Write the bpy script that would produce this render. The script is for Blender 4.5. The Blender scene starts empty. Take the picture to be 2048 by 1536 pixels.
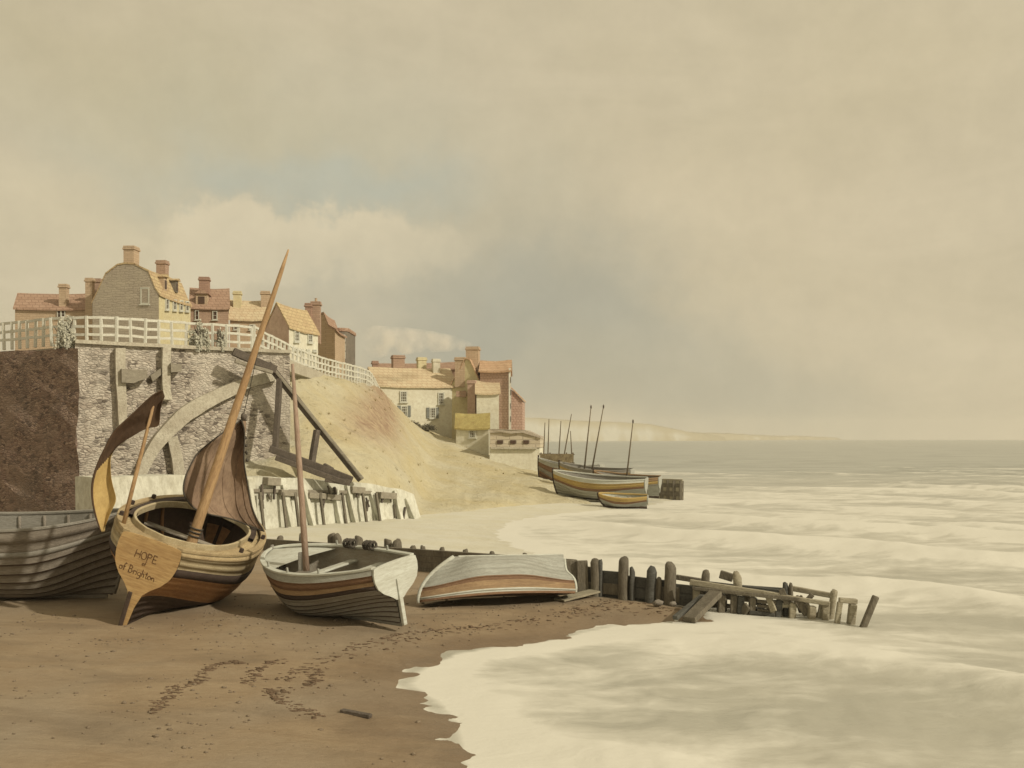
import bpy, bmesh, math, random
import numpy as np
from mathutils import Vector, Matrix
random.seed(7)
SC = bpy.context.scene
COL = SC.collection
PI = math.pi
F, CX, HY, EYE = 2000.0, 1024.0, 876.0, 4.0

def lin(r, g, b, k=1.0):
    f = lambda c: ((c / 255 + .055) / 1.055) ** 2.4 if c > 10 else c / 255 / 12.92
    return (min(1, f(r) * k), min(1, f(g) * k), min(1, f(b) * k), 1.0)

slin = lin
ILL = (1.05, .91, .69)                       # colour of the daylight here: albedo = seen colour / light
def alb(r, g, b, k=1.0):
    c = slin(r, g, b); return tuple(min(.84, c[i] * k / ILL[i]) for i in range(3)) + (1.0,)
# ------------------------------------------------------------------ camera
cam = bpy.data.cameras.new('camera'); camo = bpy.data.objects.new('camera', cam); COL.objects.link(camo)
camo.location = (0, 0, EYE); camo.rotation_euler = (PI / 2, 0, 0)
cam.sensor_width = 36; cam.lens = 36 * F / 2048
cam.shift_y = (HY - 768) / 2048
cam.clip_start = .1; cam.clip_end = 20000
SC.camera = camo
# ------------------------------------------------------------------ light
SUN_DIR = Vector((.74, -.46, .54)).normalized()           # towards the sun
sun = bpy.data.lights.new('sun', 'SUN'); suno = bpy.data.objects.new('sun', sun); COL.objects.link(suno)
sun.energy = 2.8; sun.angle = math.radians(1.5); sun.color = (1.0, .90, .72)
suno.rotation_euler = (-SUN_DIR).to_track_quat('-Z', 'Y').to_euler()
SC.view_settings.view_transform = 'Standard'; SC.view_settings.look = 'None'
SC.view_settings.exposure = .12; SC.view_settings.gamma = 1
# ------------------------------------------------------------------ sky
W = bpy.data.worlds.new('World'); SC.world = W; W.use_nodes = True
def sky():
    nt = W.node_tree; N = nt.nodes; L = nt.links; N.clear()
    out = N.new('ShaderNodeOutputWorld')
    st = N.new('ShaderNodeTexSky'); st.sky_type = 'NISHITA'; st.sun_disc = False
    st.sun_elevation = math.asin(SUN_DIR.z); st.sun_rotation = math.atan2(SUN_DIR.x, SUN_DIR.y)
    st.dust_density = 4
    b1 = N.new('ShaderNodeBackground'); b1.inputs[1].default_value = .08
    L.new(st.outputs[0], b1.inputs[0])
    tc = N.new('ShaderNodeTexCoord')
    def math_(op, a, b=None, clamp=False):
        m = N.new('ShaderNodeMath'); m.operation = op; m.use_clamp = clamp
        for i, v in enumerate((a, b)):
            if v is None: continue
            if isinstance(v, (int, float)): m.inputs[i].default_value = v
            else: L.new(v, m.inputs[i])
        return m.outputs[0]
    def noise(scale, detail, rough=.55, vec=None, dist=0):
        n = N.new('ShaderNodeTexNoise'); n.inputs['Scale'].default_value = scale
        n.inputs['Detail'].default_value = detail; n.inputs['Roughness'].default_value = rough
        n.inputs['Distortion'].default_value = dist
        L.new(vec or tc.outputs['Generated'], n.inputs['Vector']); return n
    sep = N.new('ShaderNodeSeparateXYZ'); L.new(tc.outputs['Generated'], sep.inputs[0])
    az = math_('ARCTAN2', sep.outputs[0], sep.outputs[1])
    el = math_('ARCSINE', sep.outputs[2])
    nz = noise(3.2, 7, .56); sn = N.new('ShaderNodeSeparateColor'); L.new(nz.outputs['Color'], sn.inputs[0])
    nz2 = noise(11, 6, .6); sn2 = N.new('ShaderNodeSeparateColor'); L.new(nz2.outputs['Color'], sn2.inputs[0])
    dx = math_('ADD', math_('MULTIPLY', math_('SUBTRACT', sn.outputs[0], .5), .42), math_('MULTIPLY', math_('SUBTRACT', sn2.outputs[0], .5), .12))
    dy = math_('ADD', math_('MULTIPLY', math_('SUBTRACT', sn.outputs[1], .5), .24), math_('MULTIPLY', math_('SUBTRACT', sn2.outputs[1], .5), .08))
    A = math_('ADD', az, dx); E = math_('ADD', el, dy)
    # stretched soft streaks
    mp = N.new('ShaderNodeMapping'); mp.inputs['Scale'].default_value = (1.2, 1.2, 4.0); mp.inputs['Rotation'].default_value = (0, math.radians(14), 0)
    L.new(tc.outputs['Generated'], mp.inputs[0])
    n3 = noise(2.6, 8, .6, mp.outputs[0], .4)
    def mixc(fac, a, b):
        m = N.new('ShaderNodeMix'); m.data_type = 'RGBA'
        for s, v in ((0, fac), (6, a), (7, b)):
            if isinstance(v, (int, float)): m.inputs[s].default_value = v
            elif isinstance(v, tuple): m.inputs[s].default_value = v
            else: L.new(v, m.inputs[s])
        return m.outputs[2]
    r = N.new('ShaderNodeMapRange'); r.inputs[1].default_value = .35; r.inputs[2].default_value = .68
    L.new(n3.outputs[0], r.inputs[0])
    c = mixc(r.outputs[0], slin(193, 180, 149), slin(206, 192, 161))
    # high sky slightly greyer
    blobs = [  # px, py, rx, ry, strength, colour
        (560, 330, 520, 190, .55, (186, 180, 155)),
        (600, 372, 260, 45, .85, (176, 178, 162)),
        (380, 250, 300, 130, .35, (188, 180, 148)),
        (1500, 500, 480, 240, .40, (207, 191, 157)),
        (640, 480, 330, 80, .9, (214, 200, 168), 1),
        (1350, 800, 330, 55, .7, (172, 164, 138)),
        (250, 480, 260, 80, .6, (206, 192, 158)),
        (960, 520, 300, 110, .5, (176, 168, 142)),
        (1000, 640, 310, 115, .92, (160, 158, 141)),
        (1150, 600, 150, 90, .5, (164, 159, 138)),
        (1200, 750, 340, 80, .75, (168, 161, 136)),
        (1620, 720, 330, 80, .3, (186, 175, 146)),
        (900, 540, 330, 90, .45, (168, 163, 142), 1),
        (1720, 826, 330, 34, .45, (198, 186, 154)),
        (1180, 690, 420, 150, .45, (172, 168, 149)),
        (1500, 770, 420, 80, .40, (180, 173, 150)),
        (150, 110, 300, 160, .4, (188, 174, 136)),
        (1800, 150, 420, 160, .3, (190, 176, 138)),
    ]
    for px, py, rx, ry, s, col, *sharp in blobs:
        a0 = math.atan((px - CX) / F); e0 = math.atan((HY - py) / F * math.cos(a0))
        qx = math_('DIVIDE', math_('SUBTRACT', A, a0), rx / F); qy = math_('DIVIDE', math_('SUBTRACT', E, e0), ry / F)
        q = math_('ADD', math_('MULTIPLY', qx, qx), math_('MULTIPLY', qy, qy))
        g = math_('MULTIPLY', math_('POWER', 2.718, math_('MULTIPLY', q, -1)), s)
        if sharp:
            rs = N.new('ShaderNodeMapRange'); rs.interpolation_type = 'SMOOTHSTEP'; rs.inputs[1].default_value = .34; rs.inputs[2].default_value = .62; rs.inputs[4].default_value = s
            L.new(math_('ADD', g, math_('MULTIPLY', math_('SUBTRACT', nz2.outputs[0], .5), .9)), rs.inputs[0]); g = rs.outputs[0]
        c = mixc(g, c, slin(*col))
    n4 = noise(26, 6, .65)
    r2 = N.new('ShaderNodeMapRange'); r2.inputs[1].default_value = .3; r2.inputs[2].default_value = .7
    r2.inputs[3].default_value = .955; r2.inputs[4].default_value = 1.035
    L.new(n4.outputs[0], r2.inputs[0])
    vm = N.new('ShaderNodeVectorMath'); vm.operation = 'SCALE'
    L.new(c, vm.inputs[0]); L.new(r2.outputs[0], vm.inputs[3])
    b2 = N.new('ShaderNodeBackground'); b2.inputs[1].default_value = 1.0; L.new(vm.outputs[0], b2.inputs[0])
    mx = N.new('ShaderNodeMixShader'); mx.inputs[0].default_value = .94
    L.new(b1.outputs[0], mx.inputs[1]); L.new(b2.outputs[0], mx.inputs[2]); L.new(mx.outputs[0], out.inputs[0])
sky()

# ------------------------------------------------------------------ helpers
def P(px, py, Y): return Vector(((px - CX) / F * Y, Y, EYE - (py - HY) / F * Y))
def G(px, py, z=0.0):
    Y = (EYE - z) * F / (py - HY); return Vector(((px - CX) / F * Y, Y, z))
def onplane(A, B, px, py, off=0.0):
    """point of the vertical plane through plan points A, B seen at this bearing; off = metres in front"""
    d = (B - A).normalized(); n = Vector((d.y, -d.x))
    if n.y > 0: n = -n
    A2 = A + n * off; k = (px - CX) / F
    # A2 + d*s = (k*Y, Y)
    s = (k * A2.y - A2.x) / (d.x - k * d.y); Y = A2.y + d.y * s
    return P(px, py, Y)

MX = {}
def setp(o, label=None, cat=None, group=None, kind=None):
    if label: o['label'] = label
    if cat: o['category'] = cat
    if group: o['group'] = group
    if kind: o['kind'] = kind
    return o
def thing(name, label, cat, loc=(0, 0, 0), rot=None, group=None):
    o = bpy.data.objects.new(name, None); COL.objects.link(o); o.empty_display_size = .3
    M = Matrix.Translation(Vector((loc[0], loc[1], loc[2] if len(loc) > 2 else 0))) @ (rot.to_4x4() if rot else Matrix.Identity(4))
    o.matrix_world = M; MX[o.name] = M
    return setp(o, label, cat, group)

class MB:
    def __init__(s): s.v = []; s.f = []; s.m = []
    def add(s, vs, fs, m=0):
        n = len(s.v); s.v += [Vector(v) for v in vs]
        for f in fs: s.f.append(tuple(i + n for i in f)); s.m.append(m)
        return s
    def quad(s, a, b, c, d, m=0): return s.add([a, b, c, d], [(0, 1, 2, 3)], m)
    def grid(s, rows, m=0, closed=False):
        R = len(rows); C = len(rows[0]); vs = [p for r in rows for p in r]; fs = []
        for i in range(R - 1):
            for j in range(C if closed else C - 1):
                k = (j + 1) % C; fs.append((i * C + j, i * C + k, (i + 1) * C + k, (i + 1) * C + j))
        return s.add(vs, fs, m)
    def box(s, c, sx, sy, sz, R=None, m=0, bev=0.0):
        c = Vector(c); R = R or Matrix.Identity(3); b = bev
        if b <= 0:
            vs = [c + R @ Vector((x * sx / 2, y * sy / 2, z * sz / 2)) for z in (-1, 1) for y in (-1, 1) for x in (-1, 1)]
            return s.add(vs, [(0, 2, 3, 1), (4, 5, 7, 6), (0, 1, 5, 4), (2, 6, 7, 3), (0, 4, 6, 2), (1, 3, 7, 5)], m)
        bm = bmesh.new(); bmesh.ops.create_cube(bm, size=1)
        for v in bm.verts: v.co = Vector((v.co.x * sx, v.co.y * sy, v.co.z * sz))
        bmesh.ops.bevel(bm, geom=bm.edges[:], offset=b, segments=2, affect='EDGES', profile=.5)
        bm.verts.index_update()
        s.add([c + R @ v.co for v in bm.verts], [[v.index for v in f.verts] for f in bm.faces], m); bm.free(); return s
    def beam(s, p, q, w, h, up=(0, 0, 1), m=0, bev=0.0, jit=0.0):
        p = Vector(p); q = Vector(q); d = (q - p); L = d.length; d.normalize(); u = Vector(up)
        sd = d.cross(u)
        if sd.length < 1e-4: sd = d.cross(Vector((0, 1, 0)))
        sd.normalize(); u = sd.cross(d)
        R = Matrix((d, sd, u)).transposed()
        return s.box((p + q) / 2, L, w, h, R, m, bev)
    def tube(s, pts, r, n=8, m=0, caps=True):
        pts = [Vector(p) for p in pts]; k = len(pts)
        rs = list(r) if hasattr(r, '__len__') else [r] * k
        rows = []; ref = None
        for i, p in enumerate(pts):
            d = (pts[min(i + 1, k - 1)] - pts[max(i - 1, 0)]).normalized()
            if ref is None: ref = d.orthogonal().normalized()
            a = (ref - d * ref.dot(d)).normalized(); ref = a; b = d.cross(a)
            rows.append([p + (a * math.cos(2 * PI * j / n) + b * math.sin(2 * PI * j / n)) * rs[i] for j in range(n)])
        s.grid(rows, m, True)
        if caps:
            s.add(rows[0], [tuple(range(n))], m); s.add(rows[-1], [tuple(reversed(range(n)))], m)
        return s
    def prism(s, poly, d, m=0):
        """poly = list of points, extruded by vector d"""
        n = len(poly); a = [Vector(p) for p in poly]; b = [p + Vector(d) for p in a]
        s.add(a + b, [tuple(range(n)), tuple(range(2 * n - 1, n - 1, -1))] + [(i, i + n, (i + 1) % n + n, (i + 1) % n) for i in range(n)], m)
        return s
    def blob(s, c, rx, ry, rz, seed=0, amp=.2, sub=2, m=0):
        bm = bmesh.new(); bmesh.ops.create_icosphere(bm, subdivisions=sub, radius=1); rr = random.Random(seed)
        ph = [(Vector((rr.uniform(-3, 3), rr.uniform(-3, 3), rr.uniform(-3, 3))), rr.uniform(0, 6)) for _ in range(5)]
        for v in bm.verts:
            k = 1 + amp * sum(math.sin(v.co.dot(a) * 1.6 + b) for a, b in ph) / 2.2
            v.co = Vector((v.co.x * rx * k, v.co.y * ry * k, v.co.z * rz * k))
        bm.verts.index_update(); c = Vector(c)
        s.add([c + v.co for v in bm.verts], [[v.index for v in f.verts] for f in bm.faces], m); bm.free(); return s
    def build(s, name, mat, parent=None, smooth=False, local=False, fix=True, bevel=0.0, label=None):
        vs = s.v
        if parent is not None and not local:
            I = MX[parent.name].inverted(); vs = [I @ v for v in vs]
        me = bpy.data.meshes.new(name); me.from_pydata([tuple(v) for v in vs], [], s.f)
        for mm in (mat if isinstance(mat, (list, tuple)) else [mat]): me.materials.append(mm)
        me.polygons.foreach_set('material_index', s.m)
        if smooth: me.polygons.foreach_set('use_smooth', [True] * len(s.f))
        if fix:
            bm = bmesh.new(); bm.from_mesh(me); bmesh.ops.remove_doubles(bm, verts=bm.verts, dist=1e-5)
            bmesh.ops.recalc_face_normals(bm, faces=bm.faces); bm.to_mesh(me); bm.free()
        me.update()
        o = bpy.data.objects.new(name, me); COL.objects.link(o)
        if parent is not None: o.parent = parent; MX[o.name] = MX[parent.name]
        else: MX[o.name] = Matrix.Identity(4)
        if bevel:
            b = o.modifiers.new('bevel', 'BEVEL'); b.width = bevel; b.segments = 2; b.limit_method = 'ANGLE'
        if label: o['label'] = label
        return o
def wmat(o): return MX[o.name]

# value noise on numpy arrays
def vnoise(x, y, seed=0):
    xi = np.floor(x).astype(np.int64); yi = np.floor(y).astype(np.int64); xf = x - xi; yf = y - yi
    def h(a, b):
        n = (a * 374761393 + b * 668265263 + seed * 974711) & 0x7fffffff
        n = ((n ^ (n >> 13)) * 1274126177) & 0x7fffffff
        return ((n ^ (n >> 16)) & 0xffff) / 65535.0
    u = xf * xf * (3 - 2 * xf); v = yf * yf * (3 - 2 * yf)
    return (h(xi, yi) * (1 - u) + h(xi + 1, yi) * u) * (1 - v) + (h(xi, yi + 1) * (1 - u) + h(xi + 1, yi + 1) * u) * v
def fbm(x, y, o=4, seed=0):
    s = 0; a = .5; t = 0
    for i in range(o): s = s + a * vnoise(x * 2 ** i, y * 2 ** i, seed + i * 17); t += a; a *= .5
    return s / t

# ------------------------------------------------------------------ materials
class NT:
    def __init__(s, name, rough=.85, spec=.3):
        s.m = bpy.data.materials.new(name); s.m.use_nodes = True; s.t = s.m.node_tree; s.N = s.t.nodes; s.L = s.t.links
        s.b = s.N['Principled BSDF']; s.b.inputs['Roughness'].default_value = rough
        s.b.inputs['Specular IOR Level'].default_value = spec
        s.tc = s.N.new('ShaderNodeTexCoord'); s.co = s.tc.outputs['Object']
    def set(s, sock, v):
        if isinstance(v, (int, float, tuple)): sock.default_value = v
        else: s.L.new(v, sock)
    def math(s, op, a, b=0.0, clamp=False):
        m = s.N.new('ShaderNodeMath'); m.operation = op; m.use_clamp = clamp; s.set(m.inputs[0], a); s.set(m.inputs[1], b); return m.outputs[0]
    def map(s, scale=(1, 1, 1), rot=(0, 0, 0), vec=None):
        m = s.N.new('ShaderNodeMapping'); m.inputs['Scale'].default_value = scale; m.inputs['Rotation'].default_value = rot
        s.L.new(vec or s.co, m.inputs[0]); return m.outputs[0]
    def noise(s, scale, detail=5, rough=.6, vec=None, dist=0.0, lo=.3, hi=.7):
        n = s.N.new('ShaderNodeTexNoise'); n.inputs['Scale'].default_value = scale; n.inputs['Detail'].default_value = detail
        n.inputs['Roughness'].default_value = rough; n.inputs['Distortion'].default_value = dist
        s.L.new(vec or s.co, n.inputs['Vector']); return s.rng(n.outputs[0], lo, hi)
    def rng(s, v, a, b, c=0.0, d=1.0):
        r = s.N.new('ShaderNodeMapRange'); s.set(r.inputs[0], v)
        for i, k in enumerate((a, b, c, d)): r.inputs[i + 1].default_value = k
        return r.outputs[0]
    def mix(s, f, a, b):
        m = s.N.new('ShaderNodeMix'); m.data_type = 'RGBA'; s.set(m.inputs[0], f); s.set(m.inputs[6], a); s.set(m.inputs[7], b); return m.outputs[2]
    def attr(s, name):
        a = s.N.new('ShaderNodeAttribute'); a.attribute_name = name; return a.outputs['Fac']
    def brick(s, scale=1.0, bw=.5, rh=.25, mortar=.02, axis=(1, 1), vec=None, off=.5):
        sp = s.N.new('ShaderNodeSeparateXYZ'); s.L.new(vec or s.co, sp.inputs[0])
        a = s.math('ADD', s.math('MULTIPLY', sp.outputs[0], axis[0]), s.math('MULTIPLY', sp.outputs[1], axis[1]))
        cb = s.N.new('ShaderNodeCombineXYZ'); s.L.new(a, cb.inputs[0]); s.L.new(sp.outputs[2], cb.inputs[1])
        b = s.N.new('ShaderNodeTexBrick'); s.L.new(cb.outputs[0], b.inputs['Vector']); b.offset = off
        b.inputs['Scale'].default_value = scale; b.inputs['Brick Width'].default_value = bw; b.inputs['Row Height'].default_value = rh
        b.inputs['Mortar Size'].default_value = mortar; b.inputs['Mortar Smooth'].default_value = .4
        b.inputs['Color1'].default_value = (0, 0, 0, 1); b.inputs['Color2'].default_value = (1, 1, 1, 1); b.inputs['Mortar'].default_value = (.5, .5, .5, 1)
        return b.outputs['Color'], b.outputs['Fac']
    def bump(s, h, strength=.4, dist=.05):
        b = s.N.new('ShaderNodeBump'); b.inputs['Strength'].default_value = strength; b.inputs['Distance'].default_value = dist
        s.L.new(h, b.inputs['Height'])
        prev = s.b.inputs['Normal'].links
        if prev: s.L.new(prev[0].from_socket, b.inputs['Normal'])
        s.L.new(b.outputs[0], s.b.inputs['Normal'])
    def col(s, c): s.set(s.b.inputs['Base Color'], c); return s.m

def m_plain(name, c1, c2=None, c3=None, scale=2.0, rough=.85, bump=.3, bd=.02, stretch=(1, 1, 1), fine=18, k=1.0):
    n = NT(name, rough); c2 = c2 or tuple(int(x * .82) for x in c1); c3 = c3 or tuple(int(x * .7) for x in c1)
    v = n.map(stretch)
    f1 = n.noise(scale, 7, .62, v, .5); f2 = n.noise(scale * fine / 3, 5, .65, v, .3, .42, .72); f3 = n.noise(scale * .35, 4, .6, v, .8, .4, .75)
    c = n.mix(f1, alb(*c1, k), alb(*c2, k)); c = n.mix(n.math('MULTIPLY', f2, .7), c, alb(*c3, k)); c = n.mix(n.math('MULTIPLY', f3, .5), c, alb(*c3, k))
    if bump: n.bump(n.noise(scale * fine / 2, 5, .6, v), bump, bd)
    return n.col(c)
def m_wood(name, c1, c2, c3, grain=(1.0, 9, 9), scale=1.5, rough=.8, k=1.0, bump=.5):
    return m_plain(name, c1, c2, c3, scale, rough, bump, .02, grain, 14, k)
def wash(c, f=.14, to=(205, 186, 152)): return tuple(int(a * (1 - f) + b * f) for a, b in zip(c, to))
def m_wall(name, c1, c2, mort, bw=.45, rh=.16, mortar=.025, patch=None, pf=.5, axis=(.8, .6), k=1.0, contrast=.7, dist=.0):
    c1, c2, mort = wash(c1), wash(c2), wash(mort); n = NT(name, .95, .15)
    vec = n.co
    if dist:
        nn = n.N.new('ShaderNodeTexNoise'); nn.inputs['Scale'].default_value = 2.0; n.L.new(n.co, nn.inputs['Vector'])
        va = n.N.new('ShaderNodeVectorMath'); va.operation = 'MULTIPLY_ADD'; n.L.new(nn.outputs['Color'], va.inputs[0]); va.inputs[1].default_value = (dist,) * 3; n.L.new(n.co, va.inputs[2]); vec = va.outputs[0]
    bc, bf = n.brick(1, bw, rh, mortar, axis, vec)
    sc = n.N.new('ShaderNodeSeparateColor'); n.L.new(bc, sc.inputs[0])
    f1 = n.noise(1.1, 6, .6, None, .5); f2 = n.noise(9, 5, .65)
    c = n.mix(n.math('ADD', n.math('MULTIPLY', sc.outputs[0], .5), n.math('MULTIPLY', f2, .5)), alb(*c1, k), alb(*c2, k))
    c = n.mix(n.math('MULTIPLY', bf, contrast), c, alb(*mort, k))
    if patch: c = n.mix(n.math('MULTIPLY', n.noise(.6, 6, .65, None, .8, .42, .6), pf), c, alb(*patch, k))
    c = n.mix(n.math('MULTIPLY', f1, .25), c, alb(*[int(x * .8) for x in c2], k))
    n.bump(n.math('SUBTRACT', n.math('MULTIPLY', f2, .5), bf), .5, .03)
    return n.col(c)
def m_roof(name, c1, c2, dark, k=1.0, axis=(.9, .5), bw=.5, rh=.3):
    c1, c2, dark = wash(c1), wash(c2), wash(dark, .06); n = NT(name, .95, .15); bc, bf = n.brick(1, bw, rh, .03, axis)
    sc = n.N.new('ShaderNodeSeparateColor'); n.L.new(bc, sc.inputs[0])
    f1 = n.noise(.9, 6, .65, None, .5); f2 = n.noise(7, 5, .7)
    c = n.mix(n.math('ADD', n.math('MULTIPLY', sc.outputs[0], .45), n.math('MULTIPLY', f1, .55)), alb(*c1, k), alb(*c2, k))
    c = n.mix(n.math('MULTIPLY', bf, n.math('MULTIPLY', f2, .9)), c, alb(*dark, k))
    c = n.mix(n.noise(14, 4, .7, None, 0, .58, .7), c, alb(*dark, k))
    n.bump(n.math('SUBTRACT', f2, bf), .6, .05)
    return n.col(c)

def m_flint(name, pal, dark, stain, sc=2.6, flat=1.9, k=1.0):
    n = NT(name, .95, .15)
    nn = n.N.new('ShaderNodeTexNoise'); nn.inputs['Scale'].default_value = 1.4; nn.inputs['Detail'].default_value = 4; n.L.new(n.co, nn.inputs['Vector'])
    va = n.N.new('ShaderNodeVectorMath'); va.operation = 'MULTIPLY_ADD'; n.L.new(nn.outputs['Color'], va.inputs[0]); va.inputs[1].default_value = (.35,) * 3; n.L.new(n.co, va.inputs[2])
    v = n.map((sc, sc, sc * flat), vec=va.outputs[0])
    vo = n.N.new('ShaderNodeTexVoronoi'); vo.inputs['Scale'].default_value = 1; n.L.new(v, vo.inputs['Vector'])
    ve = n.N.new('ShaderNodeTexVoronoi'); ve.feature = 'DISTANCE_TO_EDGE'; ve.inputs['Scale'].default_value = 1; n.L.new(v, ve.inputs['Vector'])
    sc_ = n.N.new('ShaderNodeSeparateColor'); n.L.new(vo.outputs['Color'], sc_.inputs[0])
    c = n.mix(n.rng(sc_.outputs[0], .1, .9), alb(*pal[0]), alb(*pal[1])); c = n.mix(n.rng(sc_.outputs[1], .72, .95), c, alb(*dark))
    joint = n.rng(ve.outputs[0], .02, .12, 1, 0)
    c = n.mix(n.math('MULTIPLY', joint, n.noise(1.2, 5, .6, None, .4, .35, .65)), c, alb(*dark))
    c = n.mix(n.math('MULTIPLY', n.noise(.45, 7, .65, None, 1.0, .44, .6), .8), c, alb(*pal[2]))          # worn render over the stones
    c = n.mix(n.math('MULTIPLY', n.noise(.5, 7, .7, n.map((1, 1, .35)), .8, .5, .68), .55), c, alb(*stain))  # damp streaks
    n.bump(n.rng(ve.outputs[0], 0, .2), .7, .05); n.bump(n.noise(12, 5, .7), .3, .02)
    return n.col(c)
M = {}
M['cream_paint'] = m_wood('cream_paint', (206, 184, 136), (190, 166, 118), (150, 122, 82))
M['dark_paint'] = m_wood('dark_paint', (84, 66, 50), (66, 50, 38), (48, 36, 28))
M['orange_wood'] = m_wood('orange_wood', (196, 146, 92), (176, 124, 76), (130, 92, 60))
M['ochre_wood'] = m_wood('ochre_wood', (200, 162, 102), (184, 142, 84), (140, 102, 60), (1, .7, 5), 1.2, .85, 1.0, .15)
M['tar'] = m_wood('tar', (92, 72, 54), (72, 56, 42), (54, 42, 32))
M['deck_wood'] = m_wood('deck_wood', (198, 170, 118), (178, 148, 98), (128, 100, 66))
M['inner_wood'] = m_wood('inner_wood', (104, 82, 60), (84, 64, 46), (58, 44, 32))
M['mast_wood'] = m_wood('mast_wood', (192, 152, 100), (172, 130, 82), (132, 98, 64), (4, 4, .6))
M['pale_mast'] = m_wood('pale_mast', (178, 148, 116), (160, 128, 98), (130, 102, 76), (4, 4, .6))
M['grey_paint'] = m_wood('grey_paint', (186, 178, 150), (168, 158, 132), (136, 124, 100))
M['pale_grey'] = m_wood('pale_grey', (206, 198, 168), (192, 182, 152), (164, 152, 122), (1, .8, 5), 1.3, .85, 1.0, .15)
M['mid_grey'] = m_wood('mid_grey', (164, 152, 128), (146, 134, 110), (114, 102, 82))
M['brown_band'] = m_wood('brown_band', (150, 112, 76), (130, 94, 62), (98, 70, 48))
M['orange_band'] = m_wood('orange_band', (180, 144, 98), (158, 122, 80), (120, 92, 62))
M['thwart'] = m_wood('thwart', (180, 166, 136), (164, 146, 116), (132, 112, 86))
M['dark_boat'] = m_wood('dark_boat', (158, 142, 116), (136, 120, 96), (98, 84, 66))
M['rope'] = m_plain('rope', (92, 80, 62), scale=12)
M['black'] = m_plain('lettering_paint', (98, 68, 42), (122, 86, 52), scale=9, bump=0)
M['sail_brown'] = m_plain('sail_brown', (160, 130, 96), (142, 112, 82), (112, 86, 62), 1.6, .95, .4, .02, (1, 1, .5))
M['sail_dark'] = m_plain('sail_dark', (98, 72, 48), (84, 61, 40), (68, 49, 32), 1.6, .95, .4, .02, (1, 1, .5))
M['sail_ochre'] = m_plain('sail_ochre', (206, 172, 104), (192, 156, 88), (164, 128, 72), 1.6, .95, .4, .02, (1, 1, .5))
M['timber'] = m_wood('timber', (112, 96, 76), (92, 78, 60), (64, 54, 42), (2, 2, 2), 2)
M['groyne_wood'] = m_wood('groyne_wood', (130, 116, 90), (108, 94, 70), (74, 64, 48), (2.5, 2.5, .8), 2.2)
M['groyne_dark'] = m_wood('groyne_dark', (98, 92, 76), (80, 74, 60), (58, 52, 42), (.8, 2.5, 2.5), 2.2)
M['groyne_pale'] = m_wood('groyne_pale', (176, 160, 124), (156, 138, 104), (116, 102, 76), (.8, 2.5, 2.5), 2.2)
M['white_rail'] = m_plain('white_rail', (222, 210, 178), (206, 192, 158), (176, 160, 126), 3, .8, .2)
M['glass'] = m_plain('window_glass', (120, 106, 80), (100, 88, 68), (84, 72, 56), 2, .25, 0)
M['dark_glass'] = m_plain('dark_glass', (92, 66, 46), (78, 56, 40), (64, 46, 34), 2, .3, 0)
M['frame'] = m_plain('window_frame', (216, 204, 170), (200, 186, 152), scale=4)
M['shutter'] = m_plain('shutter', (150, 144, 122), (132, 126, 104), scale=4, stretch=(1, 1, 6))
M['flint'] = m_flint('flint_wall', [(196, 176, 144), (170, 150, 122), (206, 187, 154)], (104, 90, 72), (126, 108, 84), 4.6, 2.3)
M['bastion'] = m_flint('bastion_stone', [(164, 134, 106), (134, 106, 84), (148, 122, 96)], (96, 78, 62), (112, 97, 78), 4.2, 2.4)  # brown brick, with the shadow on this wall end also put into colour
M['pale_stone'] = m_plain('pale_stone', (202, 186, 150), (184, 166, 132), (148, 130, 100), 1.6, .95, .5, .04)
M['whitewash'] = m_plain('whitewash', (220, 208, 174), (204, 190, 154), (160, 146, 114), .9, .95, .5, .05, (1, 1, .45))
M['revet_head'] = m_wood('revet_head', (168, 152, 120), (146, 130, 102), (110, 96, 74))
M['gable_grey'] = m_wall('gable_grey', (186, 164, 130), (158, 138, 110), (122, 104, 82), .5, .2, .03, (188, 168, 132), .5, dist=.3, contrast=.45)
M['brick_brown'] = m_wall('brick_brown', (180, 142, 108), (158, 122, 92), (128, 98, 74), .45, .18, .02, contrast=.4)
M['brick_red'] = m_wall('brick_red', (170, 128, 98), (150, 110, 84), (114, 84, 64), .45, .18, .02, contrast=.4)
M['brick_tan'] = m_wall('brick_tan', (198, 164, 122), (178, 144, 104), (142, 112, 80), .45, .18, .02, contrast=.4)
M['yellow_wall'] = m_plain('yellow_wall', (214, 196, 146), (204, 182, 126), (180, 156, 108), .7, .95, .3)
M['cream_wall'] = m_plain('cream_wall', (222, 208, 170), (212, 196, 158), (188, 170, 132), .6, .95, .25)
M['pink_wall'] = m_plain('pink_wall', (206, 172, 138), (190, 154, 122), (164, 130, 102), .7, .95, .3)
M['tilehung'] = m_roof('tile_hung', (192, 154, 122), (174, 134, 104), (138, 104, 80), axis=(1, 0), bw=.3, rh=.25)
M['roof_brown'] = m_roof('roof_brown', (180, 140, 106), (152, 112, 82), (108, 76, 54))
M['roof_yellow'] = m_roof('roof_yellow', (206, 176, 116), (178, 140, 94), (122, 90, 60))
M['roof_pale'] = m_roof('roof_pale', (214, 190, 140), (200, 166, 118), (168, 124, 86))
M['roof_orange'] = m_roof('roof_orange', (206, 164, 116), (190, 144, 100), (148, 106, 74))
M['thatch'] = m_plain('thatch', (204, 182, 108), (180, 152, 84), (136, 110, 62), 2.5, .95, .6, .06)
M['bow_grey'] = m_plain('bow_grey', (140, 124, 98), (116, 102, 82), (88, 78, 62), 2, .9, .3, .03, (1, 1, 2))
M['shrub_pale'] = m_plain('shrub_pale', (208, 194, 158), (190, 176, 138), scale=3)
M['bramble'] = m_plain('bramble', (116, 104, 76), (92, 82, 58), scale=3)
M['net'] = m_plain('net', (176, 152, 104), (146, 122, 80), (92, 76, 52), 7, .95, .6, .05)
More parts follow.
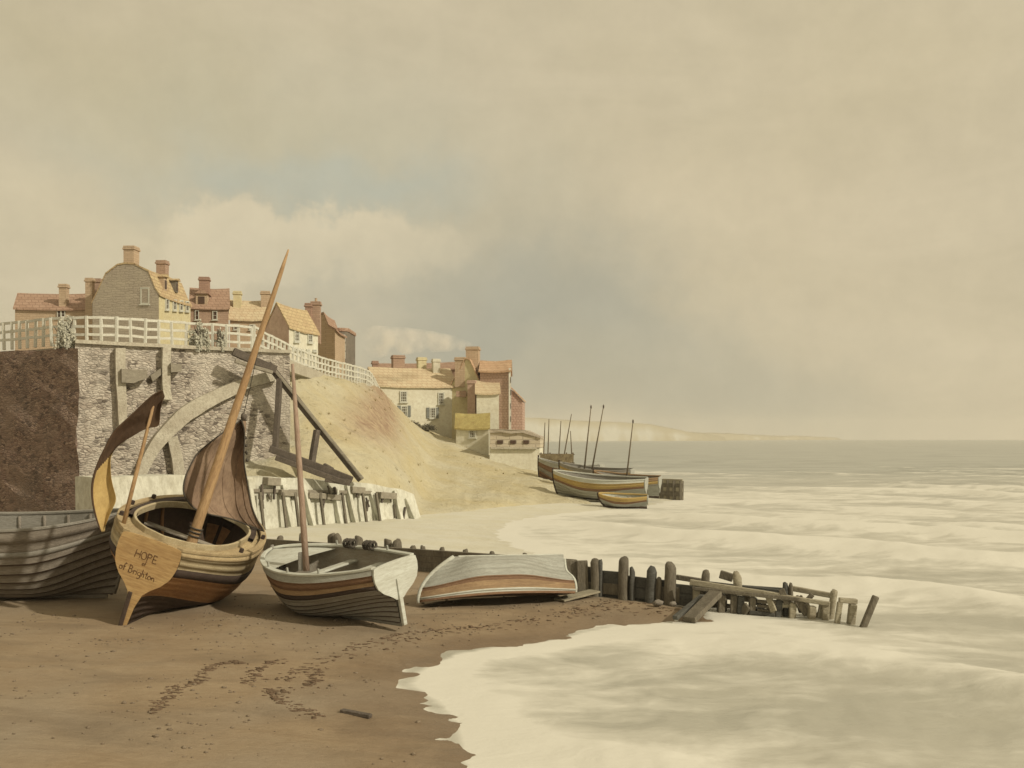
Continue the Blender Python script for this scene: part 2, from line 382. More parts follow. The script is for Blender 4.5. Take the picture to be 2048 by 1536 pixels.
M['weed'] = m_plain('seaweed', (126, 98, 68), (106, 82, 56), scale=5)
M['thin_pole'] = m_plain('thin_pole', (128, 108, 78), scale=3)
# ================================================================== SETTING
SEA = -.35
WL = [G(*p, SEA) for p in [(960, 1900), (940, 1640), (925, 1536), (905, 1440), (872, 1408), (812, 1366), (846, 1330), (905, 1305), (985, 1293), (1070, 1284), (1150, 1268), (1230, 1252), (1330, 1246), (1420, 1243),
      (1400, 1215), (1250, 1170), (1120, 1128), (1020, 1092), (985, 1068), (1010, 1046), (1080, 1032), (1180, 1022), (1290, 1012), (1345, 1000), (1330, 985)]] + [Vector((8, 86, 0)), Vector((4, 110, 0)), Vector((0, 160, 0)), Vector((-30, 420, 0)), Vector((-400, 420, 0)), Vector((-400, -60, 0)), Vector((-2, 2, 0))]
def shore_dist(x, y):
    x = np.asarray(x, float); y = np.asarray(y, float); d = np.full(x.shape, 1e9); ins = np.zeros(x.shape, bool)
    n = len(WL)
    for i in range(n):
        a = WL[i]; b = WL[(i + 1) % n]; ex, ey = b.x - a.x, b.y - a.y
        t = np.clip(((x - a.x) * ex + (y - a.y) * ey) / (ex * ex + ey * ey + 1e-9), 0, 1)
        d = np.minimum(d, np.hypot(x - a.x - t * ex, y - a.y - t * ey))
        c = (a.y > y) != (b.y > y)
        ins ^= c & (x < ex * (y - a.y) / (ey if abs(ey) > 1e-9 else 1e-9) + a.x)
    return np.where(ins, d, -d)
# the groyne's line in plan: back (land) end to the tip in the surf
GA, GB, GC = G(540, 1090), G(1150, 1177), G(1745, 1236, -.3)
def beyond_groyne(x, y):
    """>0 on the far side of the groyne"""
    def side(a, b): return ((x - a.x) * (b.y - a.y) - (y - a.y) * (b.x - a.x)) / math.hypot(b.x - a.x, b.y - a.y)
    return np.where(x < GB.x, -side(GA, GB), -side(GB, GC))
def sand_z(x, y):
    d = shore_dist(x, y)
    dd = d + (fbm(x * 1.3, y * 1.3, 4, 3) - .5) * np.where(d < 3, 1.0, .3) + (fbm(x * 1.6, y * 5, 3, 4) - .5) * np.where(np.abs(d) < 2, .8, 0)
    z = SEA + np.where(dd > 0, .34 * (1 - np.exp(-dd * .30)), .10 * dd)
    z = np.maximum(z, -2.5)
    z = z + (fbm(x * .8, y * .8, 4, 5) - .5) * .10 * np.clip(d / 3, 0, 1) + (fbm(x * 5, y * 5, 3, 9) - .5) * .02
    # hollow scoured along the boats, and a rise towards the lower left corner
    z = z + .25 * np.exp(-(((x + 9) / 3.5) ** 2 + ((y - 12) / 3.5) ** 2))
    return z, d
def polar_sheet(name, amin, amax, na, r0, r1, nr, zf, attrs, mat):
    an = np.radians(np.linspace(amin, amax, na)); ra = r0 * (r1 / r0) ** np.linspace(0, 1, nr)
    A, R_ = np.meshgrid(an, ra); x = R_ * np.sin(A); y = R_ * np.cos(A)
    z, at = zf(x, y)
    co = np.stack([x, y, z], -1).reshape(-1, 3)
    me = bpy.data.meshes.new(name); i = np.arange(nr - 1)[:, None] * na + np.arange(na - 1)[None, :]
    fc = np.stack([i, i + 1, i + na + 1, i + na], -1).reshape(-1, 4)[:, ::-1]
    me.vertices.add(len(co)); me.vertices.foreach_set('co', co.ravel())
    me.loops.add(fc.size); me.loops.foreach_set('vertex_index', fc.ravel().astype(np.int32))
    me.polygons.add(len(fc)); me.polygons.foreach_set('loop_start', np.arange(0, fc.size, 4, dtype=np.int32)); me.polygons.foreach_set('loop_total', np.full(len(fc), 4, np.int32))
    me.update(calc_edges=True)
    me.polygons.foreach_set('use_smooth', [True] * len(fc))
    for k, v in at.items():
        a = me.attributes.new(k, 'FLOAT', 'POINT'); a.data.foreach_set('value', np.ascontiguousarray(v, np.float32).ravel())
    me.materials.append(mat); o = bpy.data.objects.new(name, me); COL.objects.link(o)
    return setp(o, kind='structure')
def m_sand():
    n = NT('sand', .9, .25)
    f1 = n.noise(.55, 8, .62, n.map((.7, 1.5, 1)), .8); f2 = n.noise(6, 7, .7, n.map((.6, 1.4, 1)), .4); f3 = n.noise(60, 4, .7); f4 = n.noise(.25, 4, .5, None, .6, .45, .75)
    c = n.mix(f1, alb(170, 143, 104), alb(148, 122, 87)); c = n.mix(n.math('MULTIPLY', f2, .45), c, alb(130, 102, 68))
    c = n.mix(n.math('MULTIPLY', f4, .6), c, alb(160, 142, 112))
    f5 = n.noise(.45, 6, .6, n.map((.6, 1.6, 1), (0, 0, .5)), 1.0, .5, .66); c = n.mix(n.math('MULTIPLY', f5, .55), c, alb(122, 102, 74))
    c = n.mix(n.math('MULTIPLY', f3, .22), c, alb(120, 94, 64))
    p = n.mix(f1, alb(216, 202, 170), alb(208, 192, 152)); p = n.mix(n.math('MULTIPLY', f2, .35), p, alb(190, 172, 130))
    c = n.mix(n.attr('pale'), c, p)  # brown near sand holds cloud shade in its colour; paler past the groyne
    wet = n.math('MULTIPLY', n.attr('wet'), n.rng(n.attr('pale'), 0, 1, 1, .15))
    c = n.mix(n.math('MULTIPLY', wet, .6), c, alb(110, 84, 56))
    n.set(n.b.inputs['Roughness'], n.rng(wet, 0, 1, .92, .32))
    n.bump(n.noise(9, 8, .7, n.map((.7, 1.3, 1))), .55, .03); n.bump(f3, .25, .006)
    return n.col(c)
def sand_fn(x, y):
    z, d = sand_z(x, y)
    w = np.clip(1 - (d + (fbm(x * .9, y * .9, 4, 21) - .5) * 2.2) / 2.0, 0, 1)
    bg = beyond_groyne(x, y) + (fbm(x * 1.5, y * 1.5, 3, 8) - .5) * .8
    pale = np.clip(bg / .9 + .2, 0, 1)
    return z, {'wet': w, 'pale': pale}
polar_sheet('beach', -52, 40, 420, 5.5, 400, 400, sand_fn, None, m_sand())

def m_sea():
    n = NT('sea_water', .35, .35)
    v = n.map((.7, 1.25, 1)); v2 = n.map((.28, 1.3, 1), (0, 0, -.12))
    f1 = n.noise(.32, 8, .64, v, 1.6, .40, .60); f2 = n.noise(1.3, 7, .62, v, .5, .40, .64); f3 = n.noise(9, 6, .7, v, .4, .35, .7); f4 = n.noise(.16, 7, .6, v2, .6, .38, .64)
    fo = n.attr('foam'); far = n.attr('far')
    k = n.math('ADD', n.math('ADD', n.math('MULTIPLY', f1, .30), n.math('MULTIPLY', f2, .24)), n.math('MULTIPLY', f4, .22))
    k = n.rng(n.math('ADD', n.math('MULTIPLY', fo, 1.3), k), .40, .95)
    wn = n.mix(f4, alb(172, 160, 130), alb(186, 172, 140)); wf = n.mix(f4, alb(140, 134, 110), alb(172, 164, 136))
    water = n.mix(far, wn, wf)
    c = n.mix(k, water, alb(218, 203, 170))
    c = n.mix(n.math('MULTIPLY', n.math('SUBTRACT', 1.0, k), n.math('MULTIPLY', f2, .25)), c, alb(160, 150, 122))
    n.set(n.b.inputs['Roughness'], n.rng(k, 0, 1, .28, .92))
    n.bump(f3, .10, .04); n.bump(f2, .10, .10)
    return n.col(c)
def sea_fn(x, y):
    d = -shore_dist(x, y); r = np.hypot(x, y)
    # swell rolls in from the right distance; crests bent by a slow noise
    dx, dy = .60, .80
    ph = (x * dx + y * dy) + (fbm(x * .035, y * .035, 4, 31) - .5) * 22
    lam = 9.0
    s = np.sin(ph * 2 * np.pi / lam); crest = np.clip(s, 0, 1) ** 3
    break_ = np.clip((fbm(x * .05 + 9, y * .05, 3, 41) - .38) * 4, 0, 1)
    amp = np.clip(d / 9, 0, 1) * np.clip(1.25 - r / 260, .25, 1)
    z = SEA + amp * (.34 * crest * break_ + .07 * s) + (fbm(x * .6, y * .6, 4, 33) - .5) * .16 * np.clip(d / 3, .05, 1) * np.clip(1.2 - r / 300, .1, 1)
    z += (fbm(x * 2.5, y * 2.5, 3, 35) - .5) * .05 * np.clip(d / 3, .0, 1) * np.clip(1.2 - r / 120, 0, 1)
    # a tongue of swash over the sand's edge
    near = np.exp(-((d - .55) / .45) ** 2) - .9 * np.exp(-((d + .05) / .2) ** 2) + .4 * np.exp(-np.clip(d, 0, 99) / 1.2)
    surf = np.clip(1 - (y - 66 + (fbm(x * .03, y * .03, 3, 51) - .5) * 70 + np.clip(x - 22, 0, 200) * .25) / 70, 0, 1)
    band = np.clip((y - 120) / 60, 0, 1)
    foam = .40 * surf + .40 * crest * break_ * np.clip(1.2 - r / 400, .35, 1) - .16 * np.clip(-s, 0, 1) * np.clip(d / 12, 0, 1) + .35 * near
    patch = fbm(x * .22, y * .34, 4, 61)
    fore = np.clip((34 - y) / 12, 0, 1)                       # thin greyer water in the near bay
    foam = foam - fore * .26 * np.clip((patch - .30) * 4, 0, 1) * (1 - near) - (1 - fore) * .10 * np.clip((patch - .5) * 5, 0, 1)
    foam = foam - .25 * band
    far = np.clip((y - 70) / 60, 0, 1)
    return z, {'foam': np.clip(foam, -.3, 1), 'far': far}
polar_sheet('sea', -50, 62, 460, 7, 2650, 520, sea_fn, None, m_sea())

# ---- cliff: lofted between toe and edge, sections run along the shore
def catmull(pts, n):
    pts = [np.array(p, float) for p in pts]; pts = [2 * pts[0] - pts[1]] + pts + [2 * pts[-1] - pts[-2]]; out = []
    for i in range(1, len(pts) - 2):
        for t in np.linspace(0, 1, n, endpoint=False):
            a, b, c, d = pts[i - 1:i + 3]
            out.append(.5 * (2 * b + (c - a) * t + (2 * a - 5 * b + 4 * c - d) * t * t + (3 * b - a - 3 * c + d) * t ** 3))
    out.append(pts[-2]); return np.array(out)
SECT = [
    [(430, 958, 45.5), (440, 890, 50), (455, 800, 52.6), (470, 712, 53.5)],
    [(515, 957, 46.0), (525, 890, 50), (535, 800, 52.8), (552, 722, 55.5)],
    [(620, 957, 47.2), (640, 870, 52), (650, 795, 57), (652, 753, 64)],
    [(718, 966, 49), (738, 880, 56), (742, 815, 65), (735, 768, 76)],
    [(800, 985, 52), (815, 930, 59), (803, 855, 74), (768, 792, 86)],
    [(845, 1024, 53.5), (868, 955, 66), (858, 893, 84), (834, 851, 98)],
    [(930, 1010, 58), (950, 950, 72), (940, 908, 86), (916, 880, 97)],
    [(1010, 992, 62), (1030, 950, 76), (1012, 930, 86), (985, 915, 94)],
    [(1115, 997, 64), (1088, 968, 72), (1082, 955, 80), (1078, 945, 92)],
    [(1180, 1010, 63.5), (1160, 992, 68), (1140, 972, 76), (1110, 950, 95)],
]
def m_cliff():
    n = NT('cliff', .95, .15)
    f1 = n.noise(.16, 8, .65, None, .6); f2 = n.noise(1.1, 8, .7, None, .5); f3 = n.noise(6, 6, .7)
    c = n.mix(f1, alb(206, 191, 152), alb(198, 174, 118)); c = n.mix(n.math('MULTIPLY', f2, .42), c, alb(180, 156, 110))
    fs = n.noise(1.6, 7, .7, n.map((1.2, 1.2, .22)), .5, .38, .62); r = n.mix(fs, alb(190, 160, 116), alb(150, 116, 86))
    c = n.mix(n.attr('rust'), c, r)
    g = n.mix(f2, alb(198, 186, 152), alb(168, 154, 124))
    c = n.mix(n.attr('grey'), c, g)
    c = n.mix(n.math('MULTIPLY', n.noise(3, 6, .75, None, .3, .56, .7), .55), c, alb(132, 112, 74))
    n.bump(f2, .6, .25); n.bump(f3, .5, .05)
    return n.col(c)
def cliff():
    rows = []
    for si, s in enumerate(SECT):
        pts = [P(*q) for q in s]; t = pts[0]; d = (pts[0] - pts[1]); 
        low = t + Vector((d.x * .25, d.y * .25, 0)); low.z = min(t.z - .9, -.8)
        if si <= 4: t = t + Vector((0, .7, 0)); pts[0] = t; low = Vector((t.x - .1, t.y + .9, -.8))
        e = pts[-1]; back = e + Vector((-3.5, 7, .2)); back2 = e + Vector((-22, 40, .5))
        rows.append(catmull([low] + pts + [back, back2], 12))
    rows = np.array(rows); rows = np.stack([catmull(rows[:, j], 14) for j in range(rows.shape[1])], 1)
    x, y, z = rows[..., 0], rows[..., 1], rows[..., 2]
    j = np.linspace(0, 1, rows.shape[1])[None, :] * np.ones(x.shape)
    k = np.clip(j * 8, 0, 1) * np.clip((.95 - j) * 9, 0, 1)
    gul = fbm(x * .55 + z * .12, y * .25, 4, 71) - .5
    top_ = np.clip((j - .45) * 3, .35, 1)
    z = z + k * top_ * (gul * 1.1 + (fbm(x * 1.8, y * .9 + z, 3, 73) - .5) * .35); x = x + k * gul * .8
    i = np.linspace(0, len(SECT) - 1, x.shape[0])[:, None] * np.ones(x.shape)
    jj = j * 6  # rings: low, toe, m1, m2, edge, back, back2
    rust = np.exp(-((i - 3.25 - (jj - 3) * .35) / .62) ** 2) * np.clip((jj - 1.7) / .8, 0, 1) * np.clip((4.6 - jj) / .8, 0, 1)
    rust = np.clip(rust * (.5 + 1.3 * fbm(x * .9, y * .5 + z * .2, 4, 75)), 0, .95)
    grey = np.clip((1.75 - i) * 1.1 + (fbm(x, y + z, 3, 77) - .5), 0, 1) * np.clip((jj - .9), 0, 1)
    co = np.stack([x, y, z], -1); R_, C_ = x.shape
    me = bpy.data.meshes.new('cliff'); ii = np.arange(R_ - 1)[:, None] * C_ + np.arange(C_ - 1)[None, :]
    fc = np.stack([ii, ii + 1, ii + C_ + 1, ii + C_], -1).reshape(-1, 4)
    me.from_pydata(co.reshape(-1, 3).tolist(), [], fc.tolist())
    me.polygons.foreach_set('use_smooth', [True] * len(fc))
    for nme, v in (('rust', rust), ('grey', grey)):
        a = me.attributes.new(nme, 'FLOAT', 'POINT'); a.data.foreach_set('value', v.astype(np.float32).ravel())
    bm = bmesh.new(); bm.from_mesh(me); bmesh.ops.recalc_face_normals(bm, faces=bm.faces)
    if sum(f.normal.z for f in bm.faces) < 0: bmesh.ops.reverse_faces(bm, faces=bm.faces)
    bm.to_mesh(me); bm.free()
    me.materials.append(m_cliff()); o = bpy.data.objects.new('cliff', me); COL.objects.link(o); setp(o, kind='structure')
cliff()

# the wall's line in plan, and the clifftop street behind it
W0, W1 = Vector((-(1024 - 165) / F * 44, 44)), Vector((-(1024 - 556) / F * 48.6, 48.6))
def WP(px, py, off=0.0): return onplane(W0, W1, px, py, off)
WD = (W1 - W0).normalized(); WN = Vector((WD.y, -WD.x))
if WN.y > 0: WN = -WN
TOPZ = 8.15
BA = Vector((W0.x + .1, W0.y - .7)); BB = BA + Vector((-.86, .51)) * 16
def street():
    mb = MB(); a = W0 - WN * .4; b = W1 - WN * .4
    pts = [(BB.x + .6, BB.y + 1.6), (a.x, a.y), (b.x, b.y), (P(652, 753, 64).x, 64), (P(735, 768, 76).x, 76), (P(760, 780, 84).x - 2, 86), (-16, 150), (-90, 150)]
    top = [Vector((x, y, TOPZ - .05)) for x, y in pts]
    mb.prism(top, (0, 0, -.6))
    setp(mb.build('clifftop_street', M['pale_stone']), kind='structure')
street()
def headland(name, prof, Y, depth, mat, seed):
    """long chalk cliff: prof = (px, py of the brow); foot at the sea"""
    pts = np.array(prof, float); xs = np.linspace(pts[0, 0], pts[-1, 0], 160); ys = np.interp(xs, pts[:, 0], pts[:, 1])
    rows = []
    for i, (px, py) in enumerate(zip(xs, ys)):
        t = i / 159; Yk = Y * (1 + .5 * t); nn = (fbm(np.array([t * 14]), np.array([1.0]), 4, seed)[0] - .5)
        top = P(px, py + nn * 3, Yk); d = Vector((.2, 1, 0)).normalized()
        foot = Vector((top.x, top.y - 10 - 30 * (fbm(np.array([t * 20]), np.array([5.0]), 3, seed + 3)[0]), SEA - 1))
        m1 = foot.lerp(top, .55) + Vector((0, 4, 2 * nn)); b1 = top + d * depth * .3 + Vector((0, 0, 3)); b2 = top + d * depth; b2.z = -2
        rows.append([foot, m1, top, b1, b2])
    mb = MB().grid(rows); o = mb.build(name, mat, smooth=True); setp(o, kind='structure')
def m_chalk():
    n = NT('chalk_headland', .95, .1); f = n.noise(.012, 7, .65, n.map((1, 1, 2.5)), .4); f2 = n.noise(.08, 5, .6, n.map((1, 1, .5)))
    c = n.mix(f, alb(186, 173, 142), alb(172, 160, 132)); c = n.mix(n.math('MULTIPLY', f2, .4), c, alb(158, 148, 122))
    g = n.N.new('ShaderNodeNewGeometry'); sp = n.N.new('ShaderNodeSeparateXYZ'); n.L.new(g.outputs['Normal'], sp.inputs[0])
    c = n.mix(n.rng(sp.outputs[2], .55, .8), c, alb(164, 148, 112))
    return n.col(c)
CH = m_chalk()
headland('headland', [(900, 834), (1040, 836), (1130, 842), (1230, 846), (1290, 850), (1330, 858), (1372, 866), (1420, 871), (1450, 876.3)], 1100, 500, CH, 91)
headland('far_headland', [(1380, 867), (1460, 870), (1540, 873), (1640, 876), (1680, 878)], 1650, 150, CH, 95)
# ================================================================== HULLS
STERN_T = [0, .25, .40, .48, .56, .66, .78, .9, 1.0]
STERN_Y = [.05, .07, .14, .36, .66, .88, .98, 1.0, .95]
def sstep(a, b, x):
    x = min(1, max(0, (x - a) / (b - a))); return x * x * (3 - 2 * x)
def h_plan(u, p):
    um = p['um']; tr = p['tr']
    if u < um: return tr + (1 - tr) * math.sin(PI / 2 * u / um) ** .9
    return max(0, 1 - ((u - um) / (1 - um)) ** p['bow']) ** (1 / p['bow2'])
def h_sheer(u, p):
    return p['D'] * (1 + p['sa'] * max(0, (.45 - u) / .45) ** 2 + p['sb'] * max(0, (u - .45) / .55) ** 2)
def hp(u, t, s, p, out=0.0, ins=0.0):
    """hull point: u stern..bow, t keel..sheer, s side; out = plank lap, ins = inner skin"""
    half = p['B'] / 2 * h_plan(u, p); D = h_sheer(u, p)
    ys = float(np.interp(t, STERN_T, p.get('sty', STERN_Y))); th = t * PI / 2
    ym = math.sin(th) ** p.get('fy', .7); zm = 1 - math.cos(th)
    k = sstep(0, p.get('run', .5), u); yf = ys * (1 - k) + ym * k; zf = t * (1 - k) + zm * k
    b = sstep(.6, 1, u); yf = yf * (1 - b) + t ** .8 * b; zf = zf * (1 - b) + t * b
    x = p['L'] * u - p.get('stem', .3) * (1 - t) ** 2 * b
    y = max(.02, half * yf) if u < .999 else .02
    y = max(.012, y + out - ins); z = D * zf + ins * .8 * (1 - t)
    return Vector((x, s * y, z - out * .3))
def us(n): return [1 - (1 - i / n) ** 1.35 for i in range(n + 1)]
def hull_skin(p, bands, nstrake=10, lap=.014, nu=30, nsub=2, seam=None, seamtop=0.0, seamw=.10):
    """bands: list of (t_top, material slot) from the keel up"""
    mb = MB(); U = us(nu)
    for s in (1, -1):
        for k in range(nstrake):
            t0, t1 = k / nstrake, (k + 1) / nstrake
            cuts = sorted(set([t0 + (t1 - t0) * i / nsub for i in range(nsub + 1)] + [b for b, _ in bands if t0 < b < t1] + ([t0 + seamw * (t1 - t0)] if seam is not None and t0 < seamtop else [])))
            for a, b in zip(cuts[:-1], cuts[1:]):
                mid = (a + b) / 2; slot = next(m for tt, m in bands if mid <= tt + 1e-6)
                if seam is not None and t0 < seamtop and mid < t0 + seamw * (t1 - t0): slot = seam
                oa = lap * (t1 - a) / (t1 - t0); ob = lap * (t1 - b) / (t1 - t0)
                mb.grid([[hp(u, a, s, p, oa), hp(u, b, s, p, ob)] for u in U], slot)
            if lap and k:  # under edge of the lap
                mb.grid([[hp(u, t0, s, p, 0), hp(u, t0, s, p, lap)] for u in U], seam if seam is not None else next(m for tt, m in bands if t0 <= tt + 1e-6))
    return mb
def hull_lining(p, ins=.05, nu=24, t0=.05, t1=1.0, u1=.97):
    mb = MB()
    for s in (1, -1):
        mb.grid([[hp(min(u, u1), t, s, p, 0, ins) for t in np.linspace(t0, t1, 9)] for u in us(nu)])
    return mb
def rail(p, w=.07, h=.05, t=1.0, out=.0, u0=0.0, u1=1.0, nu=30, drop=0.0, sides=(1, -1)):
    mb = MB()
    for s in sides:
        rows = []
        for u in us(nu):
            u = u0 + (u1 - u0) * u; q = hp(u, t, s, p, out); i = q.copy(); i.y = s * max(.0, abs(q.y) - w); d = Vector((0, 0, drop))
            rows.append([q - d, q - d + Vector((0, 0, h)), i - d + Vector((0, 0, h)), i - d])
        mb.grid(rows, 0, True); mb.add(rows[0], [(0, 1, 2, 3)]); mb.add(rows[-1], [(3, 2, 1, 0)])
    return mb
def strake(p, t0, t1, out=.02, sides=(1, -1), nu=30, u1=1.0):
    """a proud band round the hull between t0 and t1"""
    mb = MB()
    for s in sides:
        rows = []
        for u in us(nu):
            u *= u1
            rows.append([hp(u, t0, s, p, -.005), hp(u, t0, s, p, out), hp(u, (t0 + t1) / 2, s, p, out * 1.25), hp(u, t1, s, p, out), hp(u, t1, s, p, -.005)])
        mb.grid(rows)
        mb.add(rows[0], [(0, 1, 2, 3, 4)]); mb.add(rows[-1], [(4, 3, 2, 1, 0)])
    return mb
def transom_mb(p, th=.05, x0=-.02, crown=.08, t0=.0, grow=.012):
    T = list(np.linspace(t0, 1, 26)); L = [hp(0, t, 1, p, grow) for t in T]; Rr = [hp(0, t, -1, p, grow) for t in T]
    w = L[-1].y; top = [Vector((0, w * math.cos(a), L[-1].z + crown * math.sin(a))) for a in np.linspace(0, PI, 9)[1:-1]]
    mb = MB(); rows = [[Vector((x0, a.y, a.z)), Vector((x0, b.y, b.z))] for a, b in zip(L, Rr)]
    mb.grid(rows)
    rows2 = [[Vector((x0 - th, a.y, a.z)), Vector((x0 - th, b.y, b.z))] for a, b in zip(L, Rr)]
    mb.grid(rows2)
    ring = L + top + list(reversed(Rr))
    mb.grid([[Vector((x0, q.y, q.z)), Vector((x0 - th, q.y, q.z))] for q in ring + [ring[0]]])
    cap = [L[-1]] + top + [Rr[-1]]
    for x in (x0, x0 - th): mb.add([Vector((x, q.y, q.z)) for q in cap], [tuple(range(len(cap)))])
    return mb
def pose(head, heel, pitch):
    ch, sh = math.cos(head), math.sin(head); Rh = Matrix(((sh, -ch, 0), (ch, sh, 0), (0, 0, 1)))
    c, s = math.cos(pitch), math.sin(pitch); Rp = Matrix(((c, 0, -s), (0, 1, 0), (s, 0, c)))
    c, s = math.cos(heel), -math.sin(heel); Rr = Matrix(((1, 0, 0), (0, c, s), (0, -s, c)))
    return Rh @ Rp @ Rr
GLY = {  # brush lettering, strokes in a box one unit high
    'H': (.8, [[(0, 0), (.05, 1)], [(.6, 0), (.62, 1)], [(.02, .5), (.6, .52)]]),
    'O': (.8, [[(.35, 1), (.1, .85), (0, .5), (.12, .12), (.35, 0), (.6, .15), (.68, .5), (.58, .88), (.35, 1)]]),
    'P': (.7, [[(.05, 0), (.08, 1)], [(.08, 1), (.4, .98), (.56, .78), (.42, .52), (.07, .48)]]),
    'E': (.7, [[(.08, 0), (.08, 1)], [(.08, 1), (.55, .98)], [(.08, .52), (.45, .52)], [(.08, 0), (.58, .03)]]),
    'o': (.5, [[(.2, .5), (.05, .4), (0, .22), (.1, .04), (.24, 0), (.37, .1), (.4, .3), (.3, .48), (.2, .5)]]),
    'f': (.4, [[(.38, .95), (.25, 1), (.15, .8), (.14, 0)], [(.0, .5), (.34, .52)]]),
    'B': (.7, [[(.05, 0), (.08, 1)], [(.08, 1), (.4, .95), (.46, .75), (.36, .56), (.08, .52)], [(.08, .52), (.46, .48), (.56, .25), (.4, .03), (.05, 0)]]),
    'r': (.4, [[(.05, 0), (.06, .5)], [(.06, .3), (.18, .48), (.34, .46)]]),
    'i': (.22, [[(.06, 0), (.07, .5)], [(.07, .66), (.09, .72)]]),
    'g': (.5, [[(.38, .45), (.2, .5), (.03, .38), (.03, .16), (.18, .03), (.36, .14)], [(.39, .5), (.38, -.2), (.24, -.36), (.04, -.3)]]),
    'h': (.5, [[(.05, 0), (.07, 1)], [(.06, .3), (.2, .5), (.34, .42), (.37, 0)]]),
    't': (.4, [[(.16, .85), (.15, .1), (.24, 0), (.34, .06)], [(.0, .56), (.34, .58)]]),
    'n': (.5, [[(.05, 0), (.06, .5)], [(.06, .3), (.2, .5), (.34, .42), (.37, 0)]]),
    ' ': (.35, []),
}
def lettering(text, size, y0, z0, x, slant=0.0, r=.011):
    """painted on the transom; reads left to right seen from astern (towards -y), y0 = left end"""
    mb = MB(); cx = 0
    for ch in text:
        w, st = GLY[ch]
        for s in st:
            pts = [Vector((x, y0 - (cx + a) * size, z0 + b * size + slant * (cx + a) * size)) for a, b in s]
            pts = [q + Vector((0, random.uniform(-.03, .03) * size, random.uniform(-.03, .03) * size)) for q in pts]
            mb.tube(pts, [r * random.uniform(.6, 1.15) for _ in pts], 6)
        cx += w
    return mb
def resample(pts, n):
    pts = [Vector(p) for p in pts]; d = [0]
    for a, b in zip(pts[:-1], pts[1:]): d.append(d[-1] + (b - a).length)
    out = []
    for i in range(n):
        s = d[-1] * i / (n - 1); k = max(j for j in range(len(d)) if d[j] <= s + 1e-9); k = min(k, len(pts) - 2)
        out.append(pts[k].lerp(pts[k + 1], (s - d[k]) / max(1e-9, d[k + 1] - d[k])))
    return out
def smooth_line(pts, n=6):
    return [Vector(q) for q in catmull(pts, n)]
# ================================================================== SEA WALL AND TERRACE
def wall_prism(mb, poly, off0, off1, m=0):
    """polygon given in picture points on the wall's plane, between two distances in front of it"""
    a = [WP(x, y, 0) for x, y in poly]; mb.prism([q + WN.to_3d() * off0 for q in a], WN.to_3d() * (off1 - off0), m); return mb
def rough(o, amp=.05, cuts=4, seed=0):
    """uneven masonry: subdivide and push the vertices about"""
    bm = bmesh.new(); bm.from_mesh(o.data)
    bmesh.ops.subdivide_edges(bm, edges=[e for e in bm.edges if e.calc_length() > .5], cuts=cuts, use_grid_fill=True)
    rr = np.array([v.co for v in bm.verts])
    for k, v in enumerate(bm.verts):
        x, y, z = v.co
        n = [fbm(np.array([x * 1.1 + z * .7 + 7 * q]), np.array([y * 1.1 + z * 1.3 + 3 * q]), 3, seed + q)[0] - .5 for q in range(3)]
        v.co += Vector(n) * 2 * amp
    bm.to_mesh(o.data); bm.free()
sw = thing('sea_wall', 'old flint and brick sea wall with two pale buttress strips carrying the white railing', 'wall', tuple(W0))
mb = MB(); e0 = W0 - WD * .3; e1 = W1 + WD * .6; T = Vector((0, 0, TOPZ)); Bz = Vector((0, 0, -1))
mb.prism([Vector((e0.x, e0.y, -1)), Vector((e1.x, e1.y, -1)), Vector((e1.x, e1.y, TOPZ)), Vector((e0.x, e0.y, TOPZ))], -WN.to_3d() * 1.4)
rough(mb.build('masonry', M['flint'], sw), .05, 10, 3)
mb = MB(); mb.beam(e0.to_3d() + T + (WN * .06).to_3d() + Vector((0, 0, .06)) - (WN * .35).to_3d(), e1.to_3d() + T + Vector((0, 0, .06)) - (WN * .29).to_3d(), .95, .16)
rough(mb.build('coping', M['pale_stone'], sw), .03, 12, 4)
for k, poly in enumerate(([(228, 697), (247, 697), (250, 780), (252, 880), (236, 880), (231, 780)], [(321, 697), (338, 697), (338, 770), (340, 800), (324, 800), (322, 760)])):
    mb = wall_prism(MB(), poly, -.1, .38); rough(mb.build('buttress', M['pale_stone'], sw), .04, 3, 9 + k)
for k, poly in enumerate(([(238, 739), (288, 741), (290, 757), (262, 768), (238, 766)], [(336, 728), (357, 730), (357, 745), (336, 746)])):
    mb = wall_prism(MB(), poly, .0, .62); rough(mb.build('corbel', M['revet_head'], sw), .03, 2, 12 + k)
mb = wall_prism(MB(), [(298, 752), (318, 738), (322, 748), (303, 764)], .0, .3); mb.build('corbel', M['revet_head'], sw)
# sloping ramp that springs off the wall and comes down to the left
UE = [(552, 742), (500, 752), (450, 770), (405, 790), (366, 812), (335, 838), (308, 870), (286, 905), (268, 945), (258, 1000), (250, 1046)]
LE = [(552, 760), (500, 774), (455, 795), (412, 818), (376, 842), (346, 868), (322, 894), (302, 922), (286, 957), (276, 1000), (268, 1046)]
rp = thing('ramp_parapet', 'pale curved ramp parapet sweeping down the face of the flint sea wall', 'ramp', tuple(WP(400, 1000, .6)))
mb = MB(); ue = smooth_line([WP(a, b) for a, b in UE], 5); le = smooth_line([WP(a, b) for a, b in LE], 5)
o3 = WN.to_3d()
mb.grid([[u - o3 * .2, u + o3 * .5, l + o3 * .5, l - o3 * .2] for u, l in zip(ue, le)], 0, True)
for q in (0, -1): mb.add([ue[q] - o3 * .2, ue[q] + o3 * .5, le[q] + o3 * .5, le[q] - o3 * .2], [(0, 1, 2, 3)])
rough(mb.build('parapet', M['pale_stone'], rp), .05, 2, 21)
mb = wall_prism(MB(), [(331, 878), (350, 872), (362, 915), (368, 960), (346, 960), (341, 920)], -.1, .4); rough(mb.build('prop', M['pale_stone'], rp), .03, 2, 22)
